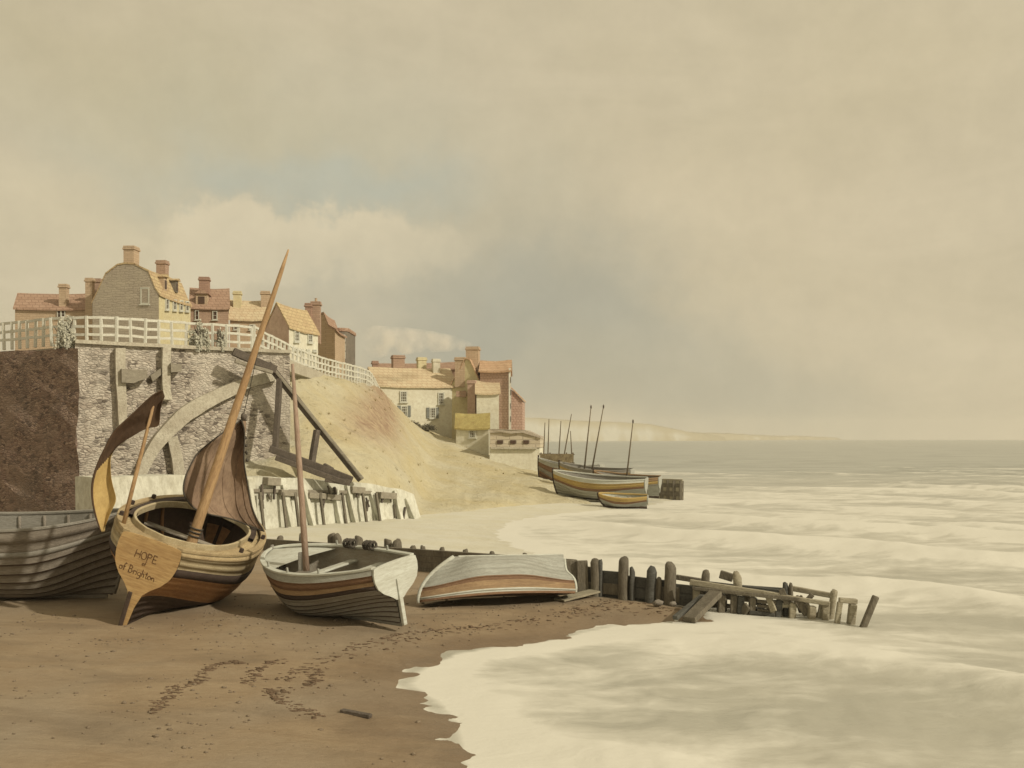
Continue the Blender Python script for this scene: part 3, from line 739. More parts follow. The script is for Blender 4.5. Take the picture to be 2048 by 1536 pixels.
# brick bastion turned away from the sun
bs = thing('bastion', 'brown brick bastion with shade partly in its colour at the left end of the sea wall', 'wall', (BA.x, BA.y, 0))
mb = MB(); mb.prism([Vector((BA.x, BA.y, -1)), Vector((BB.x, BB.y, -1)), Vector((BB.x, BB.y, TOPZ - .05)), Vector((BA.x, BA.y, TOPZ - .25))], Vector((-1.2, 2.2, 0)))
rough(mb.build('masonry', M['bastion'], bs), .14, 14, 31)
# whitewashed revetment at the beach, stepping down to the right
V0, V1 = Vector(G(190, 1060 + 22).to_2d()), Vector(G(838, 1030, .0).to_2d())
VD = (V1 - V0).normalized(); VN = Vector((VD.y, -VD.x)); VN = -VN if VN.y > 0 else VN
def VP(px, py, off=0.0): return onplane(V0, V1, px, py, off)
rv = thing('revetment', 'low whitewashed timber and stone revetment with projecting beam heads at the foot of the slope', 'retaining wall', tuple(VP(600, 1055)))
TE = [(190, 955), (365, 950), (490, 953), (600, 957), (700, 963), (745, 968), (800, 978), (828, 990), (838, 1020)]
mb = MB(); rows = []
for px, py in [(a, b) for a, b in TE]:
    t = VP(px, py); f = Vector((t.x, t.y, -.8)) + VN.to_3d() * .45; b = t - VN.to_3d() * 1.6
    rows.append([f, f.lerp(t, .5) + VN.to_3d() * -.02, t, b, Vector((b.x, b.y, -.8))])
fine = []
for a, b in zip(rows[:-1], rows[1:]):
    for k in range(5): fine.append([p.lerp(q, k / 5) for p, q in zip(a, b)])
fine.append(rows[-1]); mb.grid(fine); mb.add(rows[0], [(0, 1, 2, 3, 4)]); mb.add(rows[-1], [(4, 3, 2, 1, 0)])
rough(mb.build('wall_face', M['whitewash'], rv), .07, 2, 41)
def top_at(px): return float(np.interp(px, [p[0] for p in TE], [p[1] for p in TE]))
for k, px in enumerate((497, 566, 604, 668, 692, 741, 788, 812)):
    y0 = top_at(px); sc = (top_at(px) < 985) and 1 or .6; lean = (k % 3 - 1) * 5
    t = VP(px, y0 + 6 + (k % 2) * 8, .06); f = Vector((VP(px + 5 + lean, 1000).x, 0, 0)); f = VP(px + 6 + lean, 1040); f = Vector((f.x, f.y, -.5)) + VN.to_3d() * (.62)
    mb = MB().beam(f, t, .20 + .07 * (k % 2), .30, VN.to_3d(), bev=.03); rough(mb.build('buttress_post', M['whitewash'], rv), .04, 3, 43 + k)
for px, py, w, h in ((541, 962, 26, 16), (575, 985, 40, 12), (628, 990, 34, 12), (662, 993, 30, 11), (710, 979, 26, 13), (770, 990, 32, 13)):
    a = VP(px - w / 2, py, .15); b = VP(px + w / 2, py + 2, .15); 
    mb = MB().beam(a, b, .62, h / F * a.y, bev=.03); mb.build('beam_head', M['revet_head'], rv)
a, b = VP(494, 981, .12), VP(742, 985, .12); MB().beam(a, b, .2, .16, bev=.02).build('waling', M['revet_head'], rv)
for px in (520, 565, 590, 640, 684, 725, 752):
    a = VP(px, 1000, .42); MB().beam(a + Vector((0, 0, .35)), Vector((a.x, a.y, -.3)) + VN.to_3d() * .35, .12, .12, VN.to_3d(), bev=.02).build('stake', M['groyne_wood'], rv)
rr = random.Random(77)
for k in range(22):     # open joints and dark lacing between the whitewashed boards
    px = rr.uniform(498, 815); y0 = top_at(px) + rr.uniform(10, 34); ln = rr.uniform(10, 34); a = VP(px, y0, .22); b = VP(px + rr.uniform(-5, 7), y0 + ln, .34)
    MB().beam(b, a, rr.uniform(.05, .11), .10, VN.to_3d(), bev=.01).build('lath', M['timber' if k % 3 else 'groyne_wood'], rv)
# timber frame propped against the slope
tf = thing('timber_frame', 'dark timber brace frame slanting from the wall top down to the revetment', 'timber frame', tuple(P(640, 940, 48.5)))
def TB(name, a, b, w, h, mat='timber'):
    mb = MB().beam(P(*a), P(*b), w, h, bev=.03); rough(mb.build(name, M[mat], tf), .02, 4, hash(name) % 50)
TB('strut', (536, 728, 47.3), (722, 960, 48.2), .34, .34)
TB('strut_facing', (540, 729, 47.05), (726, 958, 47.9), .08, .14, 'revet_head')
TB('head_beam', (466, 703, 46.3), (552, 740, 47.2), .32, .36)
TB('head_beam', (470, 722, 46.2), (545, 745, 47.0), .2, .16, 'revet_head')
TB('post', (559, 758, 47.2), (550, 908, 46.6), .24, .28)
TB('post', (634, 860, 47.5), (623, 930, 47.2), .24, .28)
TB('sole_beam', (540, 897, 46.5), (705, 960, 46.9), .36, .32)
TB('sole_beam', (552, 915, 46.2), (690, 966, 46.5), .3, .24)
TB('chock', (646, 932, 46.9), (664, 942, 46.9), .4, .3)
TB('rail_beam', (650, 958, 46.4), (700, 966, 46.6), .3, .28)

# ================================================================== RAILINGS
def railing(label, pts, spacing, h=1.08, nrail=3, pw=.12):
    r = thing('railing', label, 'railing', tuple(pts[0]), None)
    line = smooth_line(pts, 8); L = sum((b - a).length for a, b in zip(line[:-1], line[1:])); n = max(2, int(L / spacing)); st = resample(line, n + 1)
    rr = random.Random(5)
    for q in st:
        lean = Vector((rr.uniform(-.05, .05), rr.uniform(-.05, .05), 0))
        MB().beam(q - Vector((0, 0, .15)), q + lean + Vector((0, 0, h + rr.uniform(.02, .09))), pw, pw, (0, 1, 0), bev=.015).build('post', M['white_rail'], r)
    for k in range(nrail):
        z = h * (1 - k / nrail * 1.0) - .02 * k; mb = MB()
        for a, b in zip(st[:-1], st[1:]):
            mb.beam(a + Vector((0, 0, z + rr.uniform(-.03, .03))) - WN.to_3d() * .0, b + Vector((0, 0, z + rr.uniform(-.03, .03))), .07, .115)
        mb.build('rail', M['white_rail'], r)
zz = lambda q: Vector((q.x, q.y, TOPZ + .12))
railing('white wooden railing along the top of the flint sea wall', [zz(BB + Vector((.2, .5))), zz(BA.lerp(BB, .4) + Vector((.2, .5))), zz(W0 + Vector((-.2, .4))), zz(W0.lerp(W1, .5) - WN * .3), zz(W1 - WD * 1.2 - WN * .3)], .62)
railing('white wooden railing running on down the cliff edge towards the white cottages', [zz(W1 - WD * 1.1 - WN * .3), P(585, 732, 56), P(652, 752, 64), P(705, 762, 71), P(738, 771, 77), P(752, 790, 82), P(768, 822, 86)], .85)
# ================================================================== HOUSES
ZUP = Vector((0, 0, 1))
class House:
    """A, B = ends of the eaves wall in plan, C = back corner beyond A (gable end A-C). prof = gable outline (t, height fraction)"""
    def __init__(s, name, label, A, B, C, ez, rz, wall, roof, prof=None, base=TOPZ - 1.0, over=.25, group=None, roofth=.14, hip=0.0, gable=None):
        s.A, s.B, s.C = [Vector((q[0], q[1], 0)) for q in (A, B, C)]; s.D = s.C + s.B - s.A
        s.ez, s.rz, s.base = ez, rz, base
        s.prof = prof or [(0, 0), (.5, 1), (1, 0)]
        cen = (s.A + s.D) / 2; s.o = thing(name, label, 'house', (cen.x, cen.y, base), None, group)
        z = lambda q, h: Vector((q.x, q.y, h)); H = rz - ez
        def gab(p, q): return [z(p, base)] + [z(p.lerp(q, t), ez + H * f) for t, f in s.prof] + [z(q, base)]
        g1, g2 = gab(s.A, s.C), gab(s.B, s.D); mb = MB(); n = len(g1)
        ax = (s.B - s.A).normalized()
        if hip:  # ridge shortened at the B end
            pass
        mb.add(g1 + g2, [tuple(range(n)), tuple(range(2 * n - 1, n - 1, -1)), (0, n, n + 1, 1), (n - 2, 2 * n - 2, 2 * n - 1, n - 1)] + [(i, i + n, i + n + 1, i + 1) for i in range(1, n - 2)])
        wo = mb.build('wall', M[wall], s.o)
        if gable:
            mb = MB(); mb.prism([q - ax * .06 for q in g1], -ax * .03); mb.build('gable_wall', M[gable], s.o)
        # roof covering with thickness and overhang
        top = [z(s.A.lerp(s.C, t), ez + H * f) for t, f in s.prof]; k = len(top); ac = (s.C - s.A).normalized()
        ext = [t.copy() for t in top]
        ext[0] = top[0] + (top[0] - top[1]).normalized() * over; ext[-1] = top[-1] + (top[-1] - top[-2]).normalized() * over
        mb = MB(); ln = (s.B - s.A)
        lo = [q + ZUP * .03 - ax * over * .6 for q in ext]; hi = [q + ZUP * (.03 + roofth) - ax * over * .6 for q in ext]
        nseg = 8; rows = []
        rr = random.Random(len(name) + int(ez * 10))
        for i in range(nseg + 1):
            d = (ln + ax * over * 1.2) * (i / nseg); sag = -.10 * math.sin(PI * i / nseg) - rr.uniform(0, .04)
            rows.append([q + d + ZUP * sag for q in lo] + [q + d + ZUP * sag for q in reversed(hi)])
        mb.grid(rows, 0, True); mb.add(rows[0], [tuple(range(2 * k))]); mb.add(rows[-1], [tuple(reversed(range(2 * k)))])
        s.roof = mb.build('roof', M[roof], s.o)
    def face(s, which):
        return {'front': (s.A, s.B), 'gable': (s.C, s.A), 'far': (s.B, s.D)}[which]
    def window(s, which, px, py0, py1, wpx, glass='glass', bars=(2, 3), name='window', mat='frame'):
        """window centred at a bearing px on a face, spanning picture heights py0..py1"""
        a, b = s.face(which); A2, B2 = Vector(a.to_2d()), Vector(b.to_2d()); c0 = onplane(A2, B2, px, py0); c1 = onplane(A2, B2, px, py1)
        l = onplane(A2, B2, px - wpx / 2, py0); r = onplane(A2, B2, px + wpx / 2, py0); w = (r - l).length; h = abs(c0.z - c1.z)
        d = (r - l).normalized(); n = Vector((d.y, -d.x, 0)); n = -n if n.y > 0 else n
        R = Matrix((d, n, ZUP)).transposed(); c = (c0 + c1) / 2; mb = MB(); t = min(.12, w * .16)
        for sx in (-1, 1): mb.box(c + d * sx * (w / 2 - t / 2) + n * .05, t, .12, h, R)
        for sz in (-1, 1): mb.box(c + ZUP * sz * (h / 2 - t / 2) + n * .05, w - 2 * t, .12, t, R)
        for i in range(1, bars[0]): mb.box(c + d * (w * (i / bars[0] - .5)) + n * .04, t * .4, .08, h - 2 * t, R)
        for i in range(1, bars[1]): mb.box(c + ZUP * (h * (i / bars[1] - .5)) + n * .035, w - 2 * t, .07, t * .4, R)
        mb.box(c - ZUP * (h / 2 + .04) + n * .09, w + .16, .2, .07, R)
        f = mb.build(name, M[mat], s.o)
        MB().box(c + n * .018, w - 2 * t + .01, .03, h - 2 * t + .01, R).build('pane', M[glass], f)
        return c, d, n, w, h, R
    def shutters(s, c, d, n, w, h, R, sides=(-1, 1)):
        for sx in sides:
            mb = MB().box(c + d * sx * (w / 2 + w * .24) + n * .05, w * .42, .05, h * .98, R)
            for k in range(7): mb.box(c + d * sx * (w / 2 + w * .24) + n * .085 + ZUP * h * (k / 7 - .43), w * .36, .03, .05, R)
            mb.build('shutter', M['shutter'], s.o)
    def chimney(s, px, pyt, pyb, wpx, Y, mat='brick_tan', pots=0, deep=None, ang=None):
        t = P(px, pyt, Y); b = P(px, pyb, Y); w = wpx / F * Y; dp = deep or w * .9; ax = (s.B - s.A).normalized(); R = Matrix((Vector((ax.y, -ax.x, 0)), ax, ZUP)).transposed()
        if abs(ax.y) < .6: R = Matrix((ax, Vector((-ax.y, ax.x, 0)), ZUP)).transposed()
        h = t.z - b.z; mb = MB().box((t + b) / 2 - ZUP * .6, w, dp, h + 1.2, R); ch = mb.build('chimney', M[mat], s.o); rough(ch, .03, 2, int(px))
        mb = MB().box(t - ZUP * .14, w + .16, dp + .16, .16, R, 0, .02); mb.box(t + ZUP * .03, w + .06, dp + .06, .14, R)
        mb.build('chimney_cap', M[mat], ch)
        for k in range(pots):
            q = t + R @ Vector(((k - (pots - 1) / 2) * w / max(1, pots) * .9, 0, .1)); MB().tube([q, q + ZUP * .22, q + ZUP * .3], [.12, .10, .12], 8).build('chimney_pot', M['brick_tan'], ch)
    def dormer(s, px, pyt, pyb, wpx, Y, mat='yellow_wall', roof='roof_yellow'):
        t = P(px, pyt, Y); b = P(px, pyb, Y); w = wpx / F * Y; d = (s.B - s.A).normalized(); n = Vector((d.y, -d.x, 0)); n = -n if n.dot(s.A - s.C) < 0 else n
        h = t.z - b.z; cen = (t + b) / 2; R = Matrix((d, n, ZUP)).transposed(); dep = 1.6
        mb = MB().box(cen - n * dep / 2, w, dep, h, R); dm = mb.build('dormer', M[mat], s.o)
        MB().prism([cen + d * -(w / 2 + .15) + ZUP * (h / 2 + .01) + n * .2, cen + d * (w / 2 + .15) + ZUP * (h / 2 + .01) + n * .2, cen + ZUP * (h / 2 + w * .45) + n * .2], -n * (dep + .3)).build('dormer_roof', M[roof], dm)
        MB().box(cen + n * .02 - ZUP * h * .03, w * .55, .06, h * .62, R).build('dormer_window', M['dark_glass'], dm)
def XY(px, Y): return ((px - CX) / F * Y, Y)
def ZZ(py, Y): return EYE - (py - HY) / F * Y

# far-left low house
h = House('cottage', 'low brown brick cottage with tall chimneys at the left edge of the clifftop', XY(195, 84), XY(30, 84), XY(200, 90), ZZ(617, 84), ZZ(589, 87), 'brick_tan', 'roof_brown')
h.window('front', 119, 620, 636, 8, 'dark_glass', (1, 2)); h.window('front', 127, 620, 636, 8, 'dark_glass', (1, 2))
h.chimney(128, 571, 605, 15, 84.6, 'brick_tan'); h.chimney(180, 559, 640, 14, 83.2, 'brick_tan'); h.chimney(196, 560, 600, 13, 84.6, 'brick_brown')
# big gambrel house
hb = House('gambrel_house', 'tall grey gabled house with gambrel roof and yellow side wall, chimney on its peak', XY(318, 80), XY(381, 86.5), XY(186, 81.5), ZZ(586, 80), ZZ(529, 80.8), 'yellow_wall', 'roof_yellow', [(0, -.03), (.05, .14), (.15, .70), (.36, .96), (.5, 1), (.62, .96), (.80, .68), (.93, .08), (1, -.22)], gable='gable_grey', over=.22)
hb.window('gable', 291, 575, 609, 18, 'glass', (2, 3))
for px in (333, 348, 361, 373): hb.window('front', px, 597 + (px - 333) * .12, 620 + (px - 333) * .08, 7, 'glass', (1, 2))
hb.chimney(263, 496, 535, 21, 81.2, 'brick_tan', 0, 1.0); hb.chimney(325, 524, 552, 19, 85, 'brick_brown'); 
hb.dormer(331, 555, 582, 15, 82, 'brick_tan'); hb.dormer(354, 562, 585, 11, 84.3, 'bow_grey')
# brown house with dormer
hc = House('brown_house', 'red brown house with tiled hipped roof, squat chimney and one dormer', XY(381, 90), XY(457, 90.5), XY(384, 97), ZZ(615, 90), ZZ(578, 93.5), 'brick_brown', 'roof_brown')
hc.window('front', 394, 621, 640, 8, 'dark_glass', (1, 2)); hc.window('front', 430, 622, 640, 10, 'dark_glass', (1, 2))
hc.chimney(409, 557, 585, 19, 92, 'brick_red'); hc.dormer(403, 588, 611, 22, 90.6, 'brick_tan', 'roof_brown')
# low house with pale roof
hd = House('low_house', 'low tan house with pale speckled tile roof and two yellow chimneys', XY(460, 92), XY(531, 92.5), XY(466, 99.5), ZZ(638, 92), ZZ(602, 95.7), 'brick_tan', 'roof_pale')
hd.chimney(475, 585, 622, 15, 94.6, 'yellow_wall'); hd.chimney(531, 585, 615, 17, 95.2, 'brick_tan')
hd.window('front', 473, 648, 660, 12, 'dark_glass', (1, 1)); hd.window('front', 505, 649, 660, 12, 'dark_glass', (1, 1))
# house with yellow roof and lit front
he = House('clifftop_house', 'cream fronted house with shaded pink gable and mottled yellow brown roof', XY(578, 76), XY(636, 81), XY(531, 78.5), ZZ(653, 76), ZZ(608, 77.2), 'cream_wall', 'roof_yellow', gable='pink_wall')
he.window('front', 592, 660, 684, 10, 'glass', (2, 3)); he.window('front', 619, 664, 686, 9, 'glass', (2, 3))
for px in (591, 602, 615, 628): he.window('front', px, 697 + (px - 591) * .06, 701 + (px - 591) * .06, 7, 'dark_glass', (1, 1))
# narrow brown house
hf = House('narrow_house', 'narrow brown brick house end with a large double chimney above the cream front', XY(670, 86), XY(690, 92), XY(634, 87.5), ZZ(660, 86), ZZ(627, 86.8), 'brick_tan', 'roof_brown', [(0, 0), (.35, .25), (.62, 1), (1, .9)], gable='brick_tan')
hf.chimney(617, 609, 660, 12, 84.5, 'brick_red'); hf.chimney(632, 606, 660, 18, 85.0, 'brick_brown', 1)
# bow fronted tower house
bt = thing('bow_fronted_house', 'slim grey bow fronted house with stacked sash windows at the end of the upper row', 'house', tuple(P(684, 725, 92)))
c0 = P(682, 725, 92.8); zt = ZZ(662, 92); rad = 15 / F * 92.8
def arc(z, r=rad, n=15): return [Vector((c0.x + r * 1.0 * math.cos(a), c0.y - r * .9 * math.sin(a), z)) for a in np.linspace(-.2, PI + .2, n)] + [Vector((c0.x - r, c0.y + 4, z)), Vector((c0.x + r, c0.y + 4, z))]
MB().grid([arc(6.5), arc(zt)], 0, True).add(arc(zt), [tuple(range(17))]).build('wall', M['bow_grey'], bt)
mb = MB().prism(arc(zt + .01, rad * 1.12), (0, 0, .3)); mb.build('cornice', M['roof_brown'], bt)
for zc in (676, 694, 710):
    for a in (PI * .62, PI * .38):
        d = Vector((math.cos(a), -math.sin(a) * .9, 0)); t = Vector((d.y, -d.x, 0)).normalized(); dn = d.normalized(); R = Matrix((t, dn, ZUP)).transposed(); c = Vector((c0.x, c0.y, ZZ(zc, 92))) + d * rad; w, hh = .42, .62
        mb = MB()
        for sx in (-1, 0, 1): mb.box(c + t * sx * w / 2 + dn * .05, .06, .1, hh, R)
        for sz in (-1, 0, 1): mb.box(c + ZUP * sz * hh / 2 + dn * .045, w - .06, .09, .06, R)
        f = mb.build('window', M['frame'], bt); MB().box(c + dn * .02, w - .04, .04, hh - .04, R).build('pane', M['dark_glass'], f)

# ---- lower group by the shore
hw = House('white_cottage', 'long white cottage with pale tiled roof, four windows and grey shutters above the slope', XY(750, 96), XY(914, 98.6), XY(728, 103), ZZ(772, 97), ZZ(738, 101), 'cream_wall', 'roof_pale', base=1.2)
for px, y0, y1, w, sh in ((807, 782, 805, 15, ()), (808, 811, 834, 14, (-1, 1)), (882, 785, 809, 12, ()), (865, 815, 837, 13, (-1, 1))):
    q = hw.window('front', px, y0, y1, w, 'glass', (3, 4))
    if sh: hw.shutters(*q, sides=sh)
hw.chimney(750, 724, 748, 11, 100.5, 'brick_red', 0); hw.chimney(796, 713, 742, 23, 101, 'brick_brown'); hw.chimney(843, 717, 744, 17, 102, 'yellow_wall'); hw.chimney(872, 720, 750, 14, 101, 'cream_wall')
hr = House('back_house', 'red roofed range showing as a brown strip behind the white cottage', XY(752, 112), XY(912, 110), XY(752, 118), ZZ(741, 112), ZZ(729, 115), 'brick_red', 'roof_brown', base=3)
# yellow gabled house with the tallest chimney
hy = House('yellow_gable_house', 'yellow gabled house with the tallest chimney of the lower group', XY(966, 97.5), XY(985, 104), XY(900, 98.5), ZZ(778, 97.5), ZZ(718, 98), 'yellow_wall', 'roof_orange', [(0, 0), (.40, .96), (.55, 1), (.66, .72), (1, .1)], base=1.5)
hy.chimney(921, 717, 750, 20, 98.5, 'brick_tan'); hy.chimney(946, 696, 745, 25, 99.5, 'brick_tan', 0); hy.chimney(944, 763, 830, 16, 96.6, 'pink_wall')
mb = MB().prism([P(913, 783, 97.6), P(932, 782, 97.6), P(934, 788, 97.6), P(932, 795, 97.6), P(913, 794, 97.6)], (0, -.8, 0)); mb.build('oriel', M['brick_brown'], hy.o)
# tall tile hung house
tj = House('tile_hung_house', 'tall brown tile hung house with orange tiled roof and white corner board', XY(1020, 96), XY(960, 97), XY(1022, 103), ZZ(742, 96), ZZ(722, 99), 'tilehung', 'roof_orange', [(0, 0), (.45, 1), (.55, 1), (1, 0)], base=1.5)
mb = MB().box(P(1019.5, 800, 95.93), .2, .14, (870 - 742) / F * 96); mb.build('corner_board', M['white_rail'], tj.o)
for k, py in enumerate((760, 785, 812, 838)):
    MB().box(P(1021.5, py, 95.86), .05, .06, .55).build('gutter_pipe', M['dark_paint'], tj.o)
# lean-to on its seaward side
lt_ = thing('lean_to', 'narrow brown lean-to against the seaward side of the tile hung house', 'outbuilding', tuple(P(1033, 870, 98)))
mb = MB(); pf = [P(1022.5, 876, 97.5), P(1045, 876, 97.5), P(1045, 802, 97.5), P(1022.5, 779, 97.5)]; mb.prism(pf, (.3, 5, 0)); mb.build('wall', M['tilehung'], lt_)
mb = MB(); a, b = P(1022, 777, 97.3), P(1047, 802, 97.3); mb.prism([a, b, b + ZUP * .16, a + ZUP * .16], (.3, 5.4, 0)); mb.build('roof', M['roof_orange'], lt_)
# blank white annexe in front
hx = House('white_annexe', 'blank white annexe with a pale tiled roof in front of the brown tile hung house', XY(953, 93.5), XY(998, 93.5), XY(953, 97), ZZ(787, 93.5), ZZ(763, 96), 'cream_wall', 'roof_pale', [(0, 0), (1, 1)], base=1.0)
# shed with yellow roof
hs = House('yellow_roof_shed', 'small white shed with mossy yellow roof and one barred window', XY(912, 91), XY(977, 90), XY(914, 93.4), ZZ(856, 90.5), ZZ(829, 93), 'cream_wall', 'thatch', [(0, 0), (.75, .95), (1, 1)], base=.3)
hs.window('front', 945, 860, 876, 14, 'glass', (3, 3))
# quay house: striped low building towards the boats
qb = thing('quay_building', 'low striped stone and brick building with rubble top nearest the beached boats', 'outbuilding', tuple(P(1030, 945, 86)))
def qpoly(pts, Y0): return [P(a, b, Y0) for a, b in pts]
Qm = m_wall('quay_stone', (204, 184, 146), (188, 164, 126), (140, 120, 94), .9, .35, .05, contrast=.5)
mb = MB().prism(qpoly([(979, 962), (1079, 958), (1079, 896), (979, 896)], 86), (.5, 5, 0)); rough(mb.build('base_wall', M['cream_wall'], qb), .05, 5, 61)
mb = MB().prism(qpoly([(980, 895.8), (1080, 895.8), (1080, 876), (1046, 866), (980, 866)], 85.9), (.5, 5, 0)); rough(mb.build('upper_wall', Qm, qb), .06, 4, 62)
mb = MB().prism(qpoly([(978, 866), (1046, 866), (1082, 877), (1081, 873), (1050, 860), (978, 858)], 85.7), (.5, 5.4, 0)); rough(mb.build('rubble_coping', M['gable_grey'], qb), .10, 5, 63)
mb = MB().box(P(1028, 896, 85.8), 4.0, .25, .18); mb.build('string_course', M['pale_stone'], qb)
for k in range(3): MB().box(P(1000 + 26 * k, 884, 85.86), .5, .12, .3, None, 0, .02).build('vent', M['dark_glass'], qb)
# drying frame with nets behind the boats
nf = thing('net_frame', 'square staging hung with brown nets between the quay building and the boats', 'drying frame', tuple(P(1113, 945, 80)))
rr = random.Random(3)
for a in (1082, 1100, 1118, 1133, 1146):
    for dy in (0, 1.6): MB().beam(P(a, 946, 80 + dy), P(a, 905, 80 + dy), .1, .1, (0, 1, 0)).build('post', M['thin_pole'], nf)
for py in (908, 925, 944): MB().beam(P(1078, py, 79.9), P(1149, py + 1, 79.9), .09, .09).build('cross_bar', M['thin_pole'], nf)
mb = MB()
rows = [[P(1080 + 67 * i / 24, 908 + 17 * j / 5 + 1.5 * math.sin(i * 1.3) * j / 5, 79.75 + .12 * math.sin(i * .9 + j)) for i in range(25)] for j in range(6)]; mb.grid(rows).grid([[q + Vector((0, .08, 0)) for q in r] for r in rows]); mb.build('net', M['net'], nf, True)
mb = MB().prism([P(1083, 945, 80.3), P(1146, 945, 80.3), P(1146, 924, 80.3), P(1083, 924, 80.3)], (0, 1.2, 0)); mb.build('board_back', M['pale_stone'], nf)
for k, (x0, y0, x1, y1, w) in enumerate(((1086, 908, 1090, 845, 'leftmost'), (1095, 908, 1098, 838, 'straight'), (1116, 908, 1122, 842, 'upright'), (1124, 905, 1143, 828, 'strongly leaning'), (1145, 908, 1141, 862, 'short'))):
    q = P(x0, y0 + 30, 81.0); t = P(x1, y1, 81.0)
    o = MB().tube([q, q.lerp(t, .5), t], [.06, .05, .03], 6).build('pole', M['thin_pole']); setp(o, w + (' thin bare pole rising behind the net staging' if w != 'short' else ' thin pole at the seaward end of the net staging'), 'pole', 'thin poles behind the net staging')
# dark breakwater beyond the boats
bw = thing('breakwater', 'dark weathered breakwater of planks running into the surf beyond the beached boats', 'breakwater', tuple(P(1330, 1000, 72)))
for k in range(9):
    x = 1262 + 12.5 * k; Y = 72 - k * .25; t = 955 + .9 * k + rr.uniform(-1, 1); MB().beam(P(x, 1006, Y), P(x + rr.uniform(-1, 1), t - 1, Y), .3, .3, (0, 1, 0), bev=.03).build('post', M['groyne_wood'], bw)
for k in range(5):
    y = 959 + 8.4 * k; MB().beam(P(1258, y, 72.1), P(1365 + rr.uniform(-3, 3), y + 4, 69.9), .16, .30, bev=.02).build('plank', M['groyne_wood' if k % 2 else 'groyne_pale'], bw)
# ================================================================== PLANTS
def shrub(name, label, c, rx, ry, rz, n, leaf, mat, seed, cat='shrub', twig=True, group=None):
    t = thing(name, label, cat, tuple(c), None, group); r = random.Random(seed); mb = MB(); c = Vector(c)
    for k in range(n):
        while True:
            q = Vector((r.uniform(-1, 1), r.uniform(-1, 1), r.uniform(-.2, 1)))
            if .25 < q.length < 1: break
        lob = .75 + .35 * math.sin(q.x * 5 + seed) * math.cos(q.y * 4 + q.z * 3)
        p = c + Vector((q.x * rx, q.y * ry, q.z * rz)) * lob; s = leaf * r.uniform(.5, 1.3)
        a = Vector((r.uniform(-1, 1), r.uniform(-1, 1), r.uniform(-1, 1))).normalized(); b = a.orthogonal().normalized()
        mb.add([p - a * s, p + b * s * .5, p + a * s, p - b * s * .5], [(0, 1, 2, 3)])
    mb.build('foliage', mat, t, fix=False)
    mb = MB()
    for k in range(7):
        d = Vector((r.uniform(-.8, .8) * rx, r.uniform(-.8, .8) * ry, rz * r.uniform(.5, .9))); mb.tube([c - ZUP * .3, c + d * .5, c + d], [.04, .03, .012], 5)
    mb.build('stems', M['timber'], t)
shrub('pale_bush', 'pale two lobed bush poking through the railing at the far left', Vector((W0.x - .75, W0.y - .05, TOPZ)), .5, .35, 1.25, 2600, .07, M['shrub_pale'], 3)
shrub('pale_bush', 'pale rounded bush behind the railing left of the raised mast', zz(W0.lerp(W1, .58) - WN * .05), .6, .35, 1.2, 3000, .07, M['shrub_pale'], 5)
shrub('pale_bush', 'slim pale bush just right of the rounded bush behind the railing', zz(W0.lerp(W1, .69) - WN * .05), .26, .3, 1.05, 1300, .06, M['shrub_pale'], 8)
shrub('bramble', 'dark bramble thicket on the slope below the white cottage shutters', P(826, 852, 96), .9, .7, .5, 700, .09, M['bramble'], 11)
shrub('bramble', 'arching bramble clump under the right hand shuttered window', P(855, 858, 95), 1.1, .6, .55, 800, .09, M['bramble'], 12)
# ================================================================== GROYNE
gr = thing('groyne', 'long broken timber groyne of posts and planks running from behind the boats into the surf', 'groyne', tuple(GB))
def gpost(px, pyt, w, gy=None, lean=0.0, mat='groyne_wood', par=gr, name='post', Yo=0.0, z0=-.7):
    """a post standing on the groyne line at bearing px, top at picture height pyt"""
    a, b = (GA, GB) if px < 1150 else (GB, GC); b2, a2 = Vector(b.to_2d()), Vector(a.to_2d()); q = onplane(a2, b2, px, pyt, 0); q.y += Yo; q = P(px, pyt, q.y)
    f = Vector((q.x + lean, q.y, z0)); wm = w / F * q.y; L = (q - f).length; d = (q - f).normalized()
    mb = MB(); seed = int(px); r = random.Random(seed)
    ring = lambda k, s: [f + d * k + Vector((math.cos(t) * wm / 2 * s * (1 + .12 * math.sin(3 * t + seed)), math.sin(t) * wm / 2 * s, 0)) for t in np.linspace(0, 2 * PI, 10, endpoint=False)]
    rows = [ring(0, 1.05), ring(L * .4, 1.0), ring(L * .75, 1.03)] + ([ring(L * .92, .95), ring(L * .98, .72), ring(L, .35)] if seed % 3 else [ring(L * .94, .98), ring(L * .985, .9), ring(L, .7)])
    sl = Vector((r.uniform(-1, 1), r.uniform(-1, 1), 0)) * .5
    for rg in rows[3:]:
        for v in rg: v.z += sl.dot(v - q) * .9 + r.uniform(-.015, .015)
    for rg in rows[1:]:
        for v in rg: v.x += r.uniform(-.012, .012); v.y += r.uniform(-.012, .012)
    mb.grid(rows, 0, True); mb.add(rows[-1], [tuple(range(10))])
    o = mb.build(name, M[mat], par, True); return q
